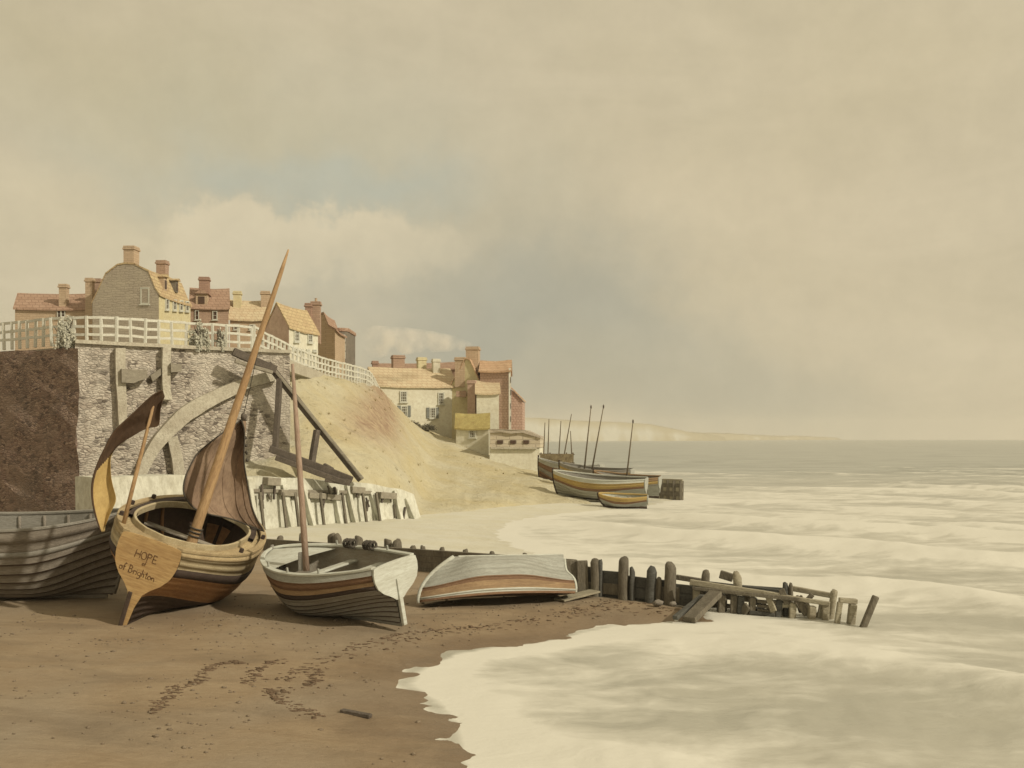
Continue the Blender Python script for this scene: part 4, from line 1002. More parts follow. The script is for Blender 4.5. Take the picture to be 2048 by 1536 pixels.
# land part: low planked wall seen as a brown strip with rounded stumps behind the boats
for k in range(4):
    MB().beam(Vector((GA.x - 1.6, GA.y + .1, -.26 + .16 * k)), Vector((GB.x, GB.y, .06 + .205 * k)), .14, .19, bev=.015).build('plank', M['groyne_wood'], gr)
for px, py, w in ((560, 1072, 14), (604, 1068, 13), (663, 1067, 15), (676, 1068, 17), (703, 1079, 14), (717, 1073, 17), (777, 1079, 16), (793, 1079, 20), (826, 1091, 15), (846, 1092, 11), (884, 1094, 12), (930, 1100, 12), (985, 1103, 13), (1050, 1107, 12), (1110, 1110, 13)):
    gpost(px, py, w, Yo=-.12)
gB2, gC2 = Vector(GB.to_2d()), Vector(GC.to_2d())
def GL(px, py, off=0.0): return onplane(gB2, gC2, px, py, off)
def gplank(p0, p1, h, th=.12, off=0.0, mat='groyne_wood', name='plank', off1=None):
    a = GL(*p0, off); b = GL(*p1, off if off1 is None else off1); return MB().beam(a, b, th, h / F * a.y, bev=.015).build(name, M[mat], gr)
# seaward part, measured post by post
for px, py, w, mat, ln in ((1190, 1117, 20, 'groyne_wood', .03), (1200, 1120, 10, 'groyne_dark', 0), (1248, 1116, 19, 'groyne_wood', -.02), (1264, 1134, 11, 'groyne_dark', 0), (1304, 1133, 20, 'groyne_dark', -.08), (1319, 1155, 12, 'groyne_wood', -.05), (1340, 1125, 23, 'groyne_wood', -.03),
                           (1411, 1140, 17, 'groyne_wood', -.03), (1474, 1143, 17, 'groyne_pale', .05), (1571, 1165, 12, 'groyne_dark', 0), (1582, 1166, 9, 'groyne_wood', 0), (1668, 1180, 14, 'groyne_pale', -.12)):
    gpost(px, py, w, lean=ln, mat=mat)
# broad end boards by the upturned boat
for px, y0, y1, w in ((1142, 1120, 1186, 26), (1164, 1121, 1192, 22)):
    a, b = GL(px, y0, .05), GL(px + 3, y1, .05); MB().beam(Vector((b.x, b.y, -.4)), a, w / F * a.y, .12, (0, 1, 0), bev=.02).build('board', M['groyne_wood'], gr)
for p0, p1, hh, off, mt in (((1160, 1187), (1345, 1203), 20, -.18, 'groyne_dark'), ((1160, 1204), (1345, 1218), 20, -.18, 'groyne_wood'), ((1395, 1208), (1500, 1218), 12, -.5, 'groyne_wood'), ((1150, 1140), (1182, 1144), 20, -.2, 'groyne_wood'), ((1150, 1164), (1182, 1168), 26, -.2, 'groyne_wood'), ((1176, 1162), (1252, 1168), 14, -.13, 'groyne_dark'), ((1245, 1171), (1345, 1184), 16, -.16, 'groyne_dark'), ((1342, 1186), (1392, 1193), 18, -.14, 'groyne_dark'), ((1400, 1186), (1500, 1198), 12, -.5, 'groyne_wood'), ((1176, 1150), (1252, 1156), 22, -.12, 'groyne_dark'), ((1176, 1174), (1250, 1180), 22, -.10, 'groyne_wood'), ((1245, 1160), (1340, 1172), 20, -.14, 'groyne_dark'), ((1248, 1182), (1342, 1196), 20, -.12, 'groyne_dark'), ((1300, 1186), (1360, 1190), 30, -.10, 'groyne_wood'),
                            ((1335, 1174), (1390, 1180), 16, -.12, 'groyne_dark'), ((1340, 1196), (1392, 1204), 22, -.12, 'groyne_dark'),
                            ((1352, 1154), (1402, 1162), 10, -.25, 'groyne_wood'), ((1405, 1166), (1580, 1186), 9, -.35, 'groyne_dark'), ((1480, 1176), (1580, 1183), 12, -.45, 'groyne_dark'),
                            ((1380, 1164), (1560, 1192), 11, .25, 'groyne_pale'), ((1385, 1176), (1600, 1199), 7, .30, 'groyne_wood'), ((1560, 1192), (1660, 1208), 8, .25, 'groyne_pale'), ((1580, 1176), (1668, 1192), 10, -.3, 'groyne_pale'),
                            ((1440, 1148), (1466, 1156), 16, -.2, 'groyne_wood'), ((1490, 1232), (1545, 1236), 14, .2, 'groyne_wood'), ((1500, 1224), (1550, 1230), 7, .25, 'groyne_dark')):
    gplank(p0, p1, hh, off=off, mat=mt)
for px, y0, y1, w, mt in ((1393, 1172, 1225, 11, 'groyne_pale'), (1444, 1190, 1240, 12, 'groyne_wood'), (1468, 1190, 1232, 9, 'groyne_wood'), (1482, 1192, 1240, 11, 'groyne_dark'), (1505, 1194, 1240, 12, 'groyne_wood'), (1547, 1200, 1250, 13, 'groyne_wood'), (1558, 1200, 1246, 9, 'groyne_dark'), (1586, 1205, 1240, 10, 'groyne_pale'), (1652, 1208, 1250, 11, 'groyne_pale'), (1624, 1212, 1250, 18, 'groyne_pale')):
    a = GL(px, y0, .2); b = P(px - 2, y1, a.y); b.z = min(b.z, -.55); MB().beam(b, a, .16, w / F * a.y, (0, 1, 0), bev=.02).build('stake', M[mt], gr)
for k in range(3):
    gplank((1514, 1202 + 9 * k), (1545, 1205 + 9 * k), 6, off=.15, mat='groyne_wood', name='slat')
rr = random.Random(19)
for k in range(26):     # broken ends and wedged boards that close the gaps
    px = rr.uniform(1400, 1640); f = (px - 1400) / 240; y = 1192 + 14 * f + rr.uniform(-10, 26); ln = rr.uniform(16, 52); sl = rr.choice((0, 3, -22, 18, 30, -30, 6))
    a = GL(px, y + sl / 2, rr.uniform(-.5, .3)); b = P(px + ln * (.5 if abs(sl) > 10 else 1), y - sl / 2, a.y + rr.uniform(-.2, .2))
    a.z = max(a.z, -.5); MB().beam(a, b, .07, rr.uniform(.08, .22), bev=.012).build('broken_board', M[rr.choice(('groyne_pale', 'groyne_wood', 'groyne_pale') if f > .5 else ('groyne_dark', 'groyne_wood'))], gr)
for k in range(16):
    px = rr.uniform(1395, 1660); f = (px - 1395) / 265; y = 1188 + 20 * f + rr.uniform(-8, 14); a = GL(px, y, rr.uniform(-.4, .2)); b = Vector((a.x + rr.uniform(-.12, .12), a.y, -.6)); MB().beam(b, a, rr.uniform(.06, .14), rr.uniform(.08, .18), (0, 1, 0), bev=.012).build('stake', M['groyne_pale' if f > .5 else rr.choice(('groyne_wood', 'groyne_dark'))], gr)
# loose pieces
a, b = G(1378, 1240, -.28), GL(1432, 1186, .7); mb = MB().beam(a, b, .34, .14, bev=.02); o = mb.build('fallen_plank', M['groyne_wood']); setp(o, 'broad brown plank propped slantwise against the seaward groyne', 'plank')
a, b = G(1350, 1236, -.22), GL(1405, 1192, .45); o = MB().beam(a, b, .14, .10, bev=.02).build('fallen_plank', M['groyne_dark']); setp(o, 'narrow dark slat leaning beside the broad slanting plank at the groyne', 'plank')
bf = thing('broken_frame', 'pale right angled remnant of groyne timber standing alone in the surf', 'timber frame', tuple(P(1700, 1240, 23.6)))
MB().beam(P(1678, 1200, 23.6), P(1714, 1203, 23.6), .14, .12, bev=.02).build('cross_beam', M['groyne_pale'], bf)
MB().beam(P(1706, 1208, 23.6), P(1700, 1262, 23.6), .2, .16, bev=.02).build('post', M['groyne_pale'], bf)
MB().beam(P(1680, 1204, 23.6), P(1672, 1262, 23.6), .12, .12, bev=.02).build('post', M['groyne_pale'], bf)
q0, q1 = P(1723, 1262, 23.2), P(1752, 1192, 23.2); o = MB().beam(q0, q1, .14, .16, (0, 1, 0), bev=.03).build('leaning_post', M['groyne_wood']); setp(o, 'lone leaning post, farthest out in the surf past the groyne', 'post')
# stones at the groyne foot
def stone(px, py, r, label, mat='dark_boat'):
    g = G(px, py, -.15); w = r / F * g.y; o = MB().blob(g, w, w * .8, w * .6, int(px), .18, 2).build('boulder', M[mat], None, True); setp(o, label, 'boulder', 'boulders at the foot of the groyne')
stone(1316, 1206, 11, 'dark round boulder between the two tall posts of the groyne'); stone(1345, 1208, 8, 'small dark boulder right of the tallest groyne post')
# ================================================================== DRIFT AND WEED ON THE SAND
def ground(px, py):
    q = G(px, py, 0)
    for _ in range(3):
        z, d = sand_z(np.array([q.x]), np.array([q.y])); q = G(px, py, float(z[0]))
    return q
dw0, dw1 = ground(682, 1424), ground(742, 1436)
o = MB().beam(dw0 + ZUP * .02, dw1 + ZUP * .03, .10, .06, bev=.012).build('driftwood', M['timber']); rough(o, .012, 4, 81); setp(o, 'broken dark piece of driftwood on the sand near the bottom edge', 'driftwood')
bd0, bd1 = ground(1118, 1204), ground(1190, 1194)
o = MB().beam(bd0 + ZUP * .05, bd1 + ZUP * .16, .42, .05, bev=.01).build('pale_board', M['groyne_pale']); setp(o, 'pale flat board lying on the sand off the stern of the upturned boat', 'board')
LN = [([(300, 1425), (335, 1395), (355, 1372), (395, 1366), (405, 1345), (425, 1330), (470, 1322), (485, 1328)], .05), ([(495, 1368), (503, 1345), (530, 1330), (560, 1322)], .06),
      ([(552, 1400), (560, 1368), (580, 1350), (620, 1335), (660, 1318), (720, 1292), (790, 1285), (850, 1268), (930, 1262), (1000, 1250), (1090, 1240), (1180, 1226)], .14), ([(625, 1372), (632, 1352), (628, 1338)], .07),
      ([(540, 1380), (555, 1400), (580, 1412), (610, 1425), (640, 1436)], .05), ([(760, 1278), (840, 1262), (960, 1256)], .06), ([(1100, 1226), (1170, 1216), (1260, 1222), (1330, 1230)], .12), ([(1200, 1208), (1280, 1205), (1340, 1222)], .16)]
rr = random.Random(17); mb = MB()
for line, wd in LN:
    pts = resample([ground(a, b) for a, b in line], max(8, int(len(line) * 12)))
    for q in pts:
        if rr.random() < .18: continue
        for k in range(rr.choice((1, 2, 2, 3))):
            c = q + Vector((rr.gauss(0, wd * 1.2), rr.gauss(0, wd * 1.5), 0)); z, _ = sand_z(np.array([c.x]), np.array([c.y])); c.z = float(z[0]) + .004
            mb.blob(c, rr.uniform(.015, .10) * rr.random() + .012, rr.uniform(.01, .04), rr.uniform(.005, .014), rr.randint(0, 9999), .45, 1)
o = mb.build('seaweed', M['weed'], None, True, fix=False); setp(o, 'straggling lines of dark seaweed on the sand', 'seaweed', kind='stuff')
# ================================================================== BOATS
def cloth(Lp, Rp, nu=26, nv=14, belly=.25, folds=.05, seed=0, th=.015):
    """sail cloth between two edges (world points), bellied away from the viewer, with thickness"""
    a = resample(smooth_line(Lp), nu); b = resample(smooth_line(Rp), nu); rows = []
    for i in range(nu):
        r = []
        for j in range(nv):
            s = j / (nv - 1); q = a[i].lerp(b[i], s)
            q.y += belly * 4 * s * (1 - s) + folds * math.sin(s * 9 + i * .12 + seed) * math.sin(min(1, s * 4) * PI / 2) + folds * .6 * math.sin(i * .5 + s * 5 + seed)
            r.append(q)
        rows.append(r)
    back = [[q + Vector((0, th, 0)) for q in r] for r in rows]
    mb = MB().grid(rows).grid(back)
    edge = [r[0] for r in rows] + rows[-1][1:] + [r[-1] for r in rows[-2::-1]] + rows[0][-2:0:-1]
    mb.grid([[q, q + Vector((0, th, 0))] for q in edge + [edge[0]]])
    cloth.rows = rows
    return mb, edge
RX = lambda o, v: MX[o.name] @ Vector(v)

# ---------------------------------------------------------------- the broad ochre boat
hp1 = dict(um=.5, bow=2.4, bow2=1.7, sa=.08, sb=.15, stem=.4, fy=.65, run=.55, L=5.521, B=3.304, D=1.832, tr=.419, sty=[.07, .12, .23, .42, .68, .89, .98, 1.0, .95])
boat = thing('fishing_boat', 'broad ochre fishing boat lettered HOPE on its stern, heeled over on the sand', 'fishing boat', (-8.403, 21.656, -.087), pose(.005, .348, .06))
hull_skin(hp1, [(.38, 0), (.70, 1), (.80, 2), (1.0, 3)], 12, .010).build('hull', [M['tar'], M['orange_wood'], M['dark_paint'], M['cream_paint']], boat, True, True)
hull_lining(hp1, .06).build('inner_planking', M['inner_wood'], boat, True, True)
strake(hp1, .705, .795, .03).build('wale', M['dark_paint'], boat, True, True)
strake(hp1, .945, .985, .025).build('rubbing_strake', M['deck_wood'], boat, True, True)
transom_mb(hp1, .025, -.03, .06, grow=.003).build('transom', M['ochre_wood'], boat, False, True)
mb = MB(); mb.beam((-.085, .055, -.05), (-.075, .09, .80), .09, .05, (1, 0, 0), bev=.015); mb.build('sternpost', M['tar'], boat, False, True)
mb = MB().box((2.4, 0, -.05), 4.9, .10, .16, bev=.02); mb.build('keel', M['tar'], boat, False, True)
mb = MB().tube([hp(1, t, 1, hp1) + Vector((.03, -.02, 0)) for t in np.linspace(0, 1.08, 12)], .06, 8); mb.build('stem', M['tar'], boat, True, True)
rail(hp1, .16, .07, 1.0, .03).build('gunwale', M['deck_wood'], boat, False, True, bevel=.012)
# sunk deck with a long open well, raised coaming round it
def sheer_in(u, s, ins, drop): q = hp(u, 1, s, hp1); q.y = s * max(.02, abs(q.y) - ins); q.z -= drop; return q
def well(u, s, k=.76, u0=.12, u1=.90):
    uu = u0 + (u1 - u0) * u; q = hp(uu, 1, s, hp1); w = h_plan(.5, hp1) * hp1['B'] / 2 * k
    y = w * max(0, 1 - abs(2 * u - 1) ** 2.6) ** .55
    return Vector((hp1['L'] * uu, s * max(.02, y), hp1['D'] * 1.0 + .03))
UU = [i / 26 for i in range(27)]
mb = MB()
for s in (1, -1):
    rows = []
    for u in UU:
        o_ = sheer_in(.01 + .97 * u, s, .14, .05); i_ = well(u, s); rows.append([o_, o_.lerp(i_, .5) + Vector((0, 0, .02)), i_])
    mb.grid(rows)
for u_ in (0, 1):  # fore and after decks
    e = .01 + .97 * u_; a, b = sheer_in(e, 1, .14, .05), sheer_in(e, -1, .14, .05); mb.add([a, well(u_, 1), well(u_, -1), b], [(0, 1, 2, 3)])
mb.build('deck', M['deck_wood'], boat, False, True)
ring = [well(u, 1) for u in UU] + [well(u, -1) for u in reversed(UU)]
def ring_band(ring, h, w, dz=0):
    n = len(ring); c = sum(ring, Vector()) / n; rows = []
    for q in ring + [ring[0]]:
        d = Vector((c.x - q.x, c.y - q.y, 0)).normalized() * w
        rows.append([q + Vector((0, 0, dz)), q + Vector((0, 0, dz + h)), q + d + Vector((0, 0, dz + h)), q + d + Vector((0, 0, dz))])
    return MB().grid(rows, 0, True)
ring_band(ring, .16, .07, -.03).build('coaming', M['cream_paint'], boat, False, True, bevel=.01)
for u in (.27, .37, .47, .57, .67, .77):
    mb = MB()
    for s in (1, -1):
        mb.tube([hp(u, t, s, hp1, 0, .10) for t in np.linspace(.08, .93, 10)], .045, 6)
    mb.build('rib', M['orange_wood'], boat, True, True)
for u, w in ((.36, .26), (.64, .26)):
    mb = MB().box((hp1['L'] * u, 0, 1.38), w, hp1['B'] * .82, .05, bev=.01); mb.build('thwart', M['thwart'], boat, False, True)
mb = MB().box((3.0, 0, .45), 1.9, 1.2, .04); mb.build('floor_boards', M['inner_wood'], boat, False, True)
mb = MB()
for k in range(4):
    mb.tube([Vector((3.05 + (.30 - .02 * k) * math.cos(a), -.55 + (.30 - .02 * k) * math.sin(a), .55 + .055 * k)) for a in np.linspace(0, 2 * PI, 22)], .03, 6)
mb.build('rope_coil', M['rope'], boat, True, True)
mb = MB()
for k in range(3): mb.box((1.35 + .16 * k, .45, .60 + .12 * (k % 2)), .14, .7, .1, bev=.02)
mb.build('net_bundle', M['net'], boat, False, True)
# timberheads, and dark strips that paint the shaded slots between rail and well
for s, u in ((1, .25), (1, .5), (1, .7), (-1, .35), (-1, .68)):
    q = sheer_in(u, s, .07, -.05); mb = MB().box(q, .11, .09, .22, bev=.02); mb.build('timberhead', M['dark_paint'], boat, False, True)
mb = MB(); rows = [[sheer_in(u, 1, .24, -.03), sheer_in(u, 1, .24, -.10), sheer_in(u, 1, .42, -.10), sheer_in(u, 1, .42, -.03)] for u in np.linspace(.30, .90, 20)]
mb.grid(rows, 0, True); mb.build('slot_shade', M['dark_paint'], boat, False, True)
mb = MB(); rows = [[sheer_in(u, -1, .26, -.03), sheer_in(u, -1, .26, -.10), sheer_in(u, -1, .40, -.10), sheer_in(u, -1, .40, -.03)] for u in np.linspace(.60, .94, 16)]
mb.grid(rows, 0, True); mb.build('slot_shade', M['dark_paint'], boat, False, True)
# mast
Ib = MX[boat.name].inverted()
m0 = P(379, 1098, 23.9); m1 = P(577, 499, 24.2)
mdir = (m1 - m0)
pts = [m0 + mdir * k for k in (-.06, 0, .25, .5, .75, .93, 1.0)]
MB().tube(pts, [.135, .13, .115, .095, .07, .05, .02], 10).build('mast', M['mast_wood'], boat, True)
q0 = m0 + mdir * .03
mb = MB()
for k in range(3): 
    c = m0 + mdir * (.045 + .012 * k); mb.tube([c + mdir.normalized().orthogonal().normalized() * 0 + Vector((.145 * math.cos(a), .145 * math.sin(a), -.05 * math.cos(a))) for a in np.linspace(0, 2 * PI, 14)], .02, 5)
mb.build('mast_lashing', M['rope'], boat, True)
# lowered brown mainsail behind the mast
LS = [(483, 839, 25.1), (459, 856, 24.9), (434, 875, 24.6), (397, 904, 24.4), (384, 924, 24.3), (371, 957, 24.3), (368, 988, 24.3), (382, 1012, 24.4), (404, 1026, 24.5)]
RS = [(484, 840, 25.1), (489, 860, 25.2), (490, 895, 25.3), (491, 935, 25.4), (497, 979, 25.5), (506, 1018, 25.5), (516, 1045, 25.5), (524, 1058, 25.5), (526, 1064, 25.5)]
mb, ed = cloth([P(*q) for q in LS], [P(*q) for q in RS], 30, 18, .45, .07, 1)
ms = mb.build('mainsail', M['sail_brown'], boat, True)
for j in (4, 8, 12, 15):
    MB().tube([r[j] - Vector((0, .008, 0)) for r in cloth.rows[1:]], .011, 4).build('seam', M['sail_brown'], ms, True)
MB().tube(ed + [ed[0]], .02, 5).build('bolt_rope', M['rope'], ms, True)
MB().blob(P(487, 834, 25.1), .08, .07, .10, 3, .1).build('pulley_block', M['timber'], ms, True)
MB().tube([P(487, 830, 25.1), P(500, 775, 24.6), P(528, 650, 24.3)], .010, 5).build('halyard', M['rope'], boat, True)
mb = MB()
for k in range(4): mb.blob(P(491 + k, 876 + 15 * k, 25.35), .045, .04, .045, k, .3)
mb.build('reef_knots', M['rope'], ms, True)
# mizzen spar with its swung-out sail
s0 = P(246, 1052, 22.1); s1 = P(295, 858, 22.2); s2 = P(309, 802, 22.2)
MB().tube([s0, s0.lerp(s1, .5), s1, s2], [.05, .047, .04, .03], 8).build('mizzen_mast', M['mast_wood'], boat, True)
OE = [(324, 781), (303, 793), (267, 827), (230, 863), (211, 896), (194, 933), (185, 967), (185, 999), (191, 1030), (202, 1064)]
IE = [(325, 800), (321, 822), (317, 851), (293, 857), (267, 871), (240, 888), (222, 912), (221, 940), (226, 970), (232, 1001), (221, 1027), (204, 1064)]
oe = smooth_line([P(a, b, 22.0) for a, b in OE], 6)
mb, ed = cloth([P(a, b, 22.0) for a, b in OE], [P(a, b, 22.15) for a, b in IE], 70, 22, .14, .02, 2)
for k, f in enumerate(mb.f):        # shade in the sail's hollow put into colour: dark head, ochre foot
    c = sum((mb.v[i] for i in f), Vector()) / len(f); px = CX + F * c.x / c.y; py = HY - F * (c.z - EYE) / c.y
    if py > 946 - (px - 190) * 1.14 and px < 243 and py > 884: mb.m[k] = 1
mb.build('mizzen_sail', [M['sail_dark'], M['sail_ochre']], boat, True)
MB().tube(oe, [.014 + .012 * math.sin(PI * i / (len(oe) - 1)) for i in range(len(oe))], 6).build('sail_edge_rope', M['sail_dark'], boat, True)
# lettering on the stern
lx = -.058
lt = lettering('HOPE', .17, .26, 1.555, lx, -.02, .010); lt.build('lettering', M['black'], boat, False, True)
lt = lettering('of', .10, .05, 1.43, lx, 0, .008); lt.build('lettering', M['black'], boat, False, True)
lt = lettering('of Brighton', .165, .50, 1.20, lx, -.04, .009); lt.build('lettering', M['black'], boat, False, True)

# ---------------------------------------------------------------- grey clinker boat
hp2 = dict(um=.5, bow=2.2, bow2=1.6, sa=.10, sb=.15, stem=.3, fy=.65, run=.6, L=4.436, B=2.349, D=1.217, tr=.527)
b2 = thing('rowing_boat', 'grey clinker boat with brown band, pale round transom and tall bare mast', 'rowing boat', (-2.387, 21.721, .006), pose(-.838, -.175, -.02))
hull_skin(hp2, [(.66, 0), (.74, 1), (.80, 2), (.915, 3), (1.0, 4)], 11, .034, seam=5, seamtop=.62, seamw=.16).build('hull', [M['mid_grey'], M['dark_paint'], M['orange_band'], M['brown_band'], M['grey_paint'], M['dark_paint']], b2, True, True)
hull_lining(hp2, .05).build('inner_planking', M['thwart'], b2, True, True)
rail(hp2, .13, .05, 1.0, .03).build('gunwale', M['pale_grey'], b2, False, True, bevel=.01)
strake(hp2, .665, .735, .03).build('rubbing_strake', M['dark_paint'], b2, True, True)
transom_mb(hp2, .05, -.01, .05, .40).build('transom', M['pale_grey'], b2, False, True)
mb = MB().beam((-.07, 0, -.06), (-.05, 0, .98), .10, .09, (1, 0, 0), bev=.015); mb.build('sternpost', M['pale_grey'], b2, False, True)
MB().box((2.0, 0, -.04), 4.0, .08, .12, bev=.02).build('keel', M['mid_grey'], b2, False, True)
MB().tube([hp(1, t, 1, hp2) + Vector((.02, -.02, 0)) for t in np.linspace(0, 1.06, 12)], .045, 8).build('stem', M['mid_grey'], b2, True, True)
mb = MB(); mb.box((2.35, 0, .30), 1.7, .9, .03)
for k in range(3): mb.box((2.35, -.3 + .3 * k, .33), 1.6, .24, .03)
mb.build('floor_boards', M['thwart'], b2, False, True)
for u in (.36, .60):
    w = hp2['B'] * h_plan(u, hp2) * .90
    MB().box((hp2['L'] * u, 0, .93), .24, w, .05, bev=.012).build('thwart', M['pale_grey'], b2, False, True)
# stern sheets and a flush foredeck
mb = MB(); rows = []
for u in np.linspace(.01, .20, 6):
    a, b = hp(u, .86, 1, hp2, 0, .03), hp(u, .86, -1, hp2, 0, .03); rows.append([a.lerp(b, k / 6) for k in range(7)])
mb.grid(rows); mb.build('stern_sheets', M['thwart'], b2, False, True)
mb = MB(); rows = []
for u in np.linspace(.72, .985, 10):
    a, b = hp(u, .97, 1, hp2, 0, .05), hp(u, .97, -1, hp2, 0, .05); rows.append([a.lerp(b, k / 8) + Vector((0, 0, .04 * math.sin(PI * k / 8))) for k in range(9)])
mb.grid(rows); mb.build('foredeck', M['pale_grey'], b2, False, True)
for u in (.46, .62):
    q = hp(u, 1, -1, hp2); mb = MB()
    for k in range(3): mb.tube([q + Vector((-.13 + .12 * k, .10 + .10 * math.cos(a), .11 + .09 * math.sin(a))) for a in np.linspace(0, 2 * PI, 12)], .035, 6)
    mb.build('rope_coil', M['rope'], b2, True, True)
for u in (.30, .52, .72):
    for s in (1, -1):
        q = hp(u, 1, s, hp2); MB().box(q + Vector((0, -s * .05, .09)), .05, .04, .12, bev=.01).build('thole_pin', M['grey_paint'], b2, False, True)
n0 = P(613, 1142, 22.9); n1 = P(585, 728, 23.2)
MB().tube([n0, n0.lerp(n1, .3), n0.lerp(n1, .65), n1], [.075, .07, .06, .035], 10).build('mast', M['pale_mast'], b2, True)
mb = MB().box(n0 + Vector((-.13, .03, .22)), .13, .08, .42, bev=.02); mb.build('mast_clamp', M['mid_grey'], b2)

# ---------------------------------------------------------------- upturned boat
hp3 = dict(um=.45, bow=2.4, bow2=1.6, sa=.05, sb=.12, stem=.95, fy=.6, run=.4, L=3.947, B=1.36, D=.95, tr=.88)
b3 = thing('upturned_boat', 'grey boat lying keel up on the sand with an orange brown band along its rim', 'boat', (1.324, 26.032, .957), pose(-1.973, 3.337, .03))
hull_skin(hp3, [(.70, 0), (.78, 1), (.93, 2), (1.0, 3)], 9, .014).build('hull', [M['grey_paint'], M['brown_band'], M['orange_band'], M['pale_grey']], b3, True, True)
hull_lining(hp3, .05).build('inner_planking', M['inner_wood'], b3, True, True)
rail(hp3, .11, .06, 1.0, .035, drop=.02).build('gunwale', M['brown_band'], b3, False, True, bevel=.01)
strake(hp3, .925, .955, .03).build('rubbing_strake', M['pale_grey'], b3, True, True)
strake(hp3, .70, .725, .022).build('rubbing_strake', M['brown_band'], b3, True, True)
transom_mb(hp3, .05, -.01, .03, .1).build('transom', M['pale_grey'], b3, False, True)
MB().box((1.45, 0, -.005), 2.9, .07, .05, bev=.012).build('keel', M['pale_grey'], b3, False, True)
MB().tube([hp(1, t, 1, hp3) + Vector((.02, -.02, 0)) for t in np.linspace(0, 1.04, 14)], .05, 8).build('stem', M['pale_grey'], b3, True, True)
for u in (.3, .6): MB().box((hp3['L'] * u, 0, .75), .2, hp3['B'] * .8, .04).build('thwart', M['thwart'], b3, False, True)

# ---------------------------------------------------------------- dim boat at the left
hp4 = dict(um=.5, bow=2.2, bow2=1.6, sa=.10, sb=.14, stem=.35, fy=.65, run=.5, L=5.2, B=2.5, D=1.84, tr=.6)
b4 = thing('clinker_boat', 'dim grey brown clinker boat lying behind the lettered boat under the brick bastion', 'rowing boat', tuple(P(-175, 1192, 24.9)), pose(1.48, .10, .0))
hull_skin(hp4, [(1.0, 0)], 10, .034, seam=1, seamtop=.8, seamw=.12).build('hull', [M['dark_boat'], M['tar']], b4, True, True)
hull_lining(hp4, .05).build('inner_planking', M['mid_grey'], b4, True, True)
rail(hp4, .12, .06, 1.0, .04).build('gunwale', M['mid_grey'], b4, False, True, bevel=.01)
strake(hp4, .77, .82, .035).build('rubbing_strake', M['mid_grey'], b4, True, True)
transom_mb(hp4, .05, -.01, .05, .3).build('transom', M['dark_boat'], b4, False, True)
MB().box((2.4, 0, -.04), 4.6, .09, .14, bev=.02).build('keel', M['dark_boat'], b4, False, True)
MB().tube([hp(1, t, 1, hp4) + Vector((.02, -.02, 0)) for t in np.linspace(0, 1.06, 12)], .05, 8).build('stem', M['dark_boat'], b4, True, True)
for u in (.3, .42, .54, .66, .78):
    q = [hp(u, t, 1, hp4, 0, .07) for t in np.linspace(.3, .98, 7)]; MB().tube(q, .04, 6).build('rib', M['dark_boat'], b4, True, True)
for u in (.35, .62): MB().box((hp4['L'] * u, 0, 1.28), .22, hp4['B'] * .9, .05, bev=.01).build('thwart', M['mid_grey'], b4, False, True)

# ---------------------------------------------------------------- boats hauled out far down the beach
def far_boat(name, label, pos, head, heel, L, B, D, bands, mats, lining='mid_grey', pitch=.05, masts=(), group='boats hauled out by the far houses', tr=.5):
    p = dict(um=.48, bow=2.2, bow2=1.6, sa=.10, sb=.22, stem=.4, fy=.65, run=.5, L=L, B=B, D=D, tr=tr)
    b = thing(name, label, 'boat', tuple(pos), pose(head, heel, pitch), group)
    hull_skin(p, bands, 8, .02, 22, 2).build('hull', [M[k] for k in mats], b, True, True)
    hull_lining(p, .06, 16).build('inner_planking', M[lining], b, True, True)
    rail(p, .14, .07, 1.0, .04, nu=22).build('gunwale', M[mats[-1]], b, False, True)
    transom_mb(p, .06, -.01, .06, .2).build('transom', M['grey_paint'], b, False, True)
    MB().tube([hp(1, t, 1, p) + Vector((.03, -.02, 0)) for t in np.linspace(0, 1.1, 10)], .07, 6).build('stem', M['dark_paint'], b, True, True)
    MB().box((L * .45, 0, -.05), L * .9, .1, .16).build('keel', M['tar'], b, False, True)
    for u in (.35, .62): MB().box((L * u, 0, D * .76), .25, B * .85, .05).build('thwart', M['thwart'], b, False, True)
    for a, c in masts:
        MB().tube([a, a.lerp(c, .5), c], [.065, .05, .03], 6).build('mast', M['thin_pole'], b, True)
        MB().blob(c, .07, .07, .16, 4, .1, 1).build('mast_truck', M['timber'], b, True)
    return b
M['far_yellow'] = m_wood('far_yellow', (206, 172, 96), (188, 150, 82), (150, 116, 66))
far_boat('beached_boat', 'long beached boat with a bright yellow band, largest of the far hulls', P(1290, 1003, 64.5), -1.25, -.10, 6.2, 2.3, 1.35, [(.62, 0), (.72, 1), (.9, 2), (1, 3)], ['grey_paint', 'brown_band', 'far_yellow', 'pale_grey'])
far_boat('beached_boat', 'dark hulled beached boat with two slim leaning masts, behind the yellow banded one', P(1262, 985, 71), -1.2, -.06, 5.4, 2.2, 1.5, [(.6, 0), (.8, 1), (.9, 2), (1, 3)], ['mid_grey', 'grey_paint', 'far_yellow', 'mid_grey'],
         masts=[(P(1168, 945, 72), P(1182, 814, 72)), (P(1183, 945, 72.5), P(1207, 813, 72.5))])
far_boat('beached_boat', 'ochre beached boat with a single mast, closest to the dark breakwater', P(1318, 993, 67.5), -1.2, -.12, 4.6, 1.9, 1.2, [(.6, 0), (.72, 1), (.86, 2), (1, 3)], ['grey_paint', 'mid_grey', 'far_yellow', 'orange_band'],
         masts=[(P(1252, 966, 69), P(1266, 843, 69))])
far_boat('beached_boat', 'stubby brown bowed boat drawn up under the drying frame', P(1200, 985, 76), -1.15, .04, 5.2, 2.4, 1.9, [(.6, 0), (.75, 1), (.9, 0), (1, 2)], ['brown_band', 'mid_grey', 'grey_paint'])
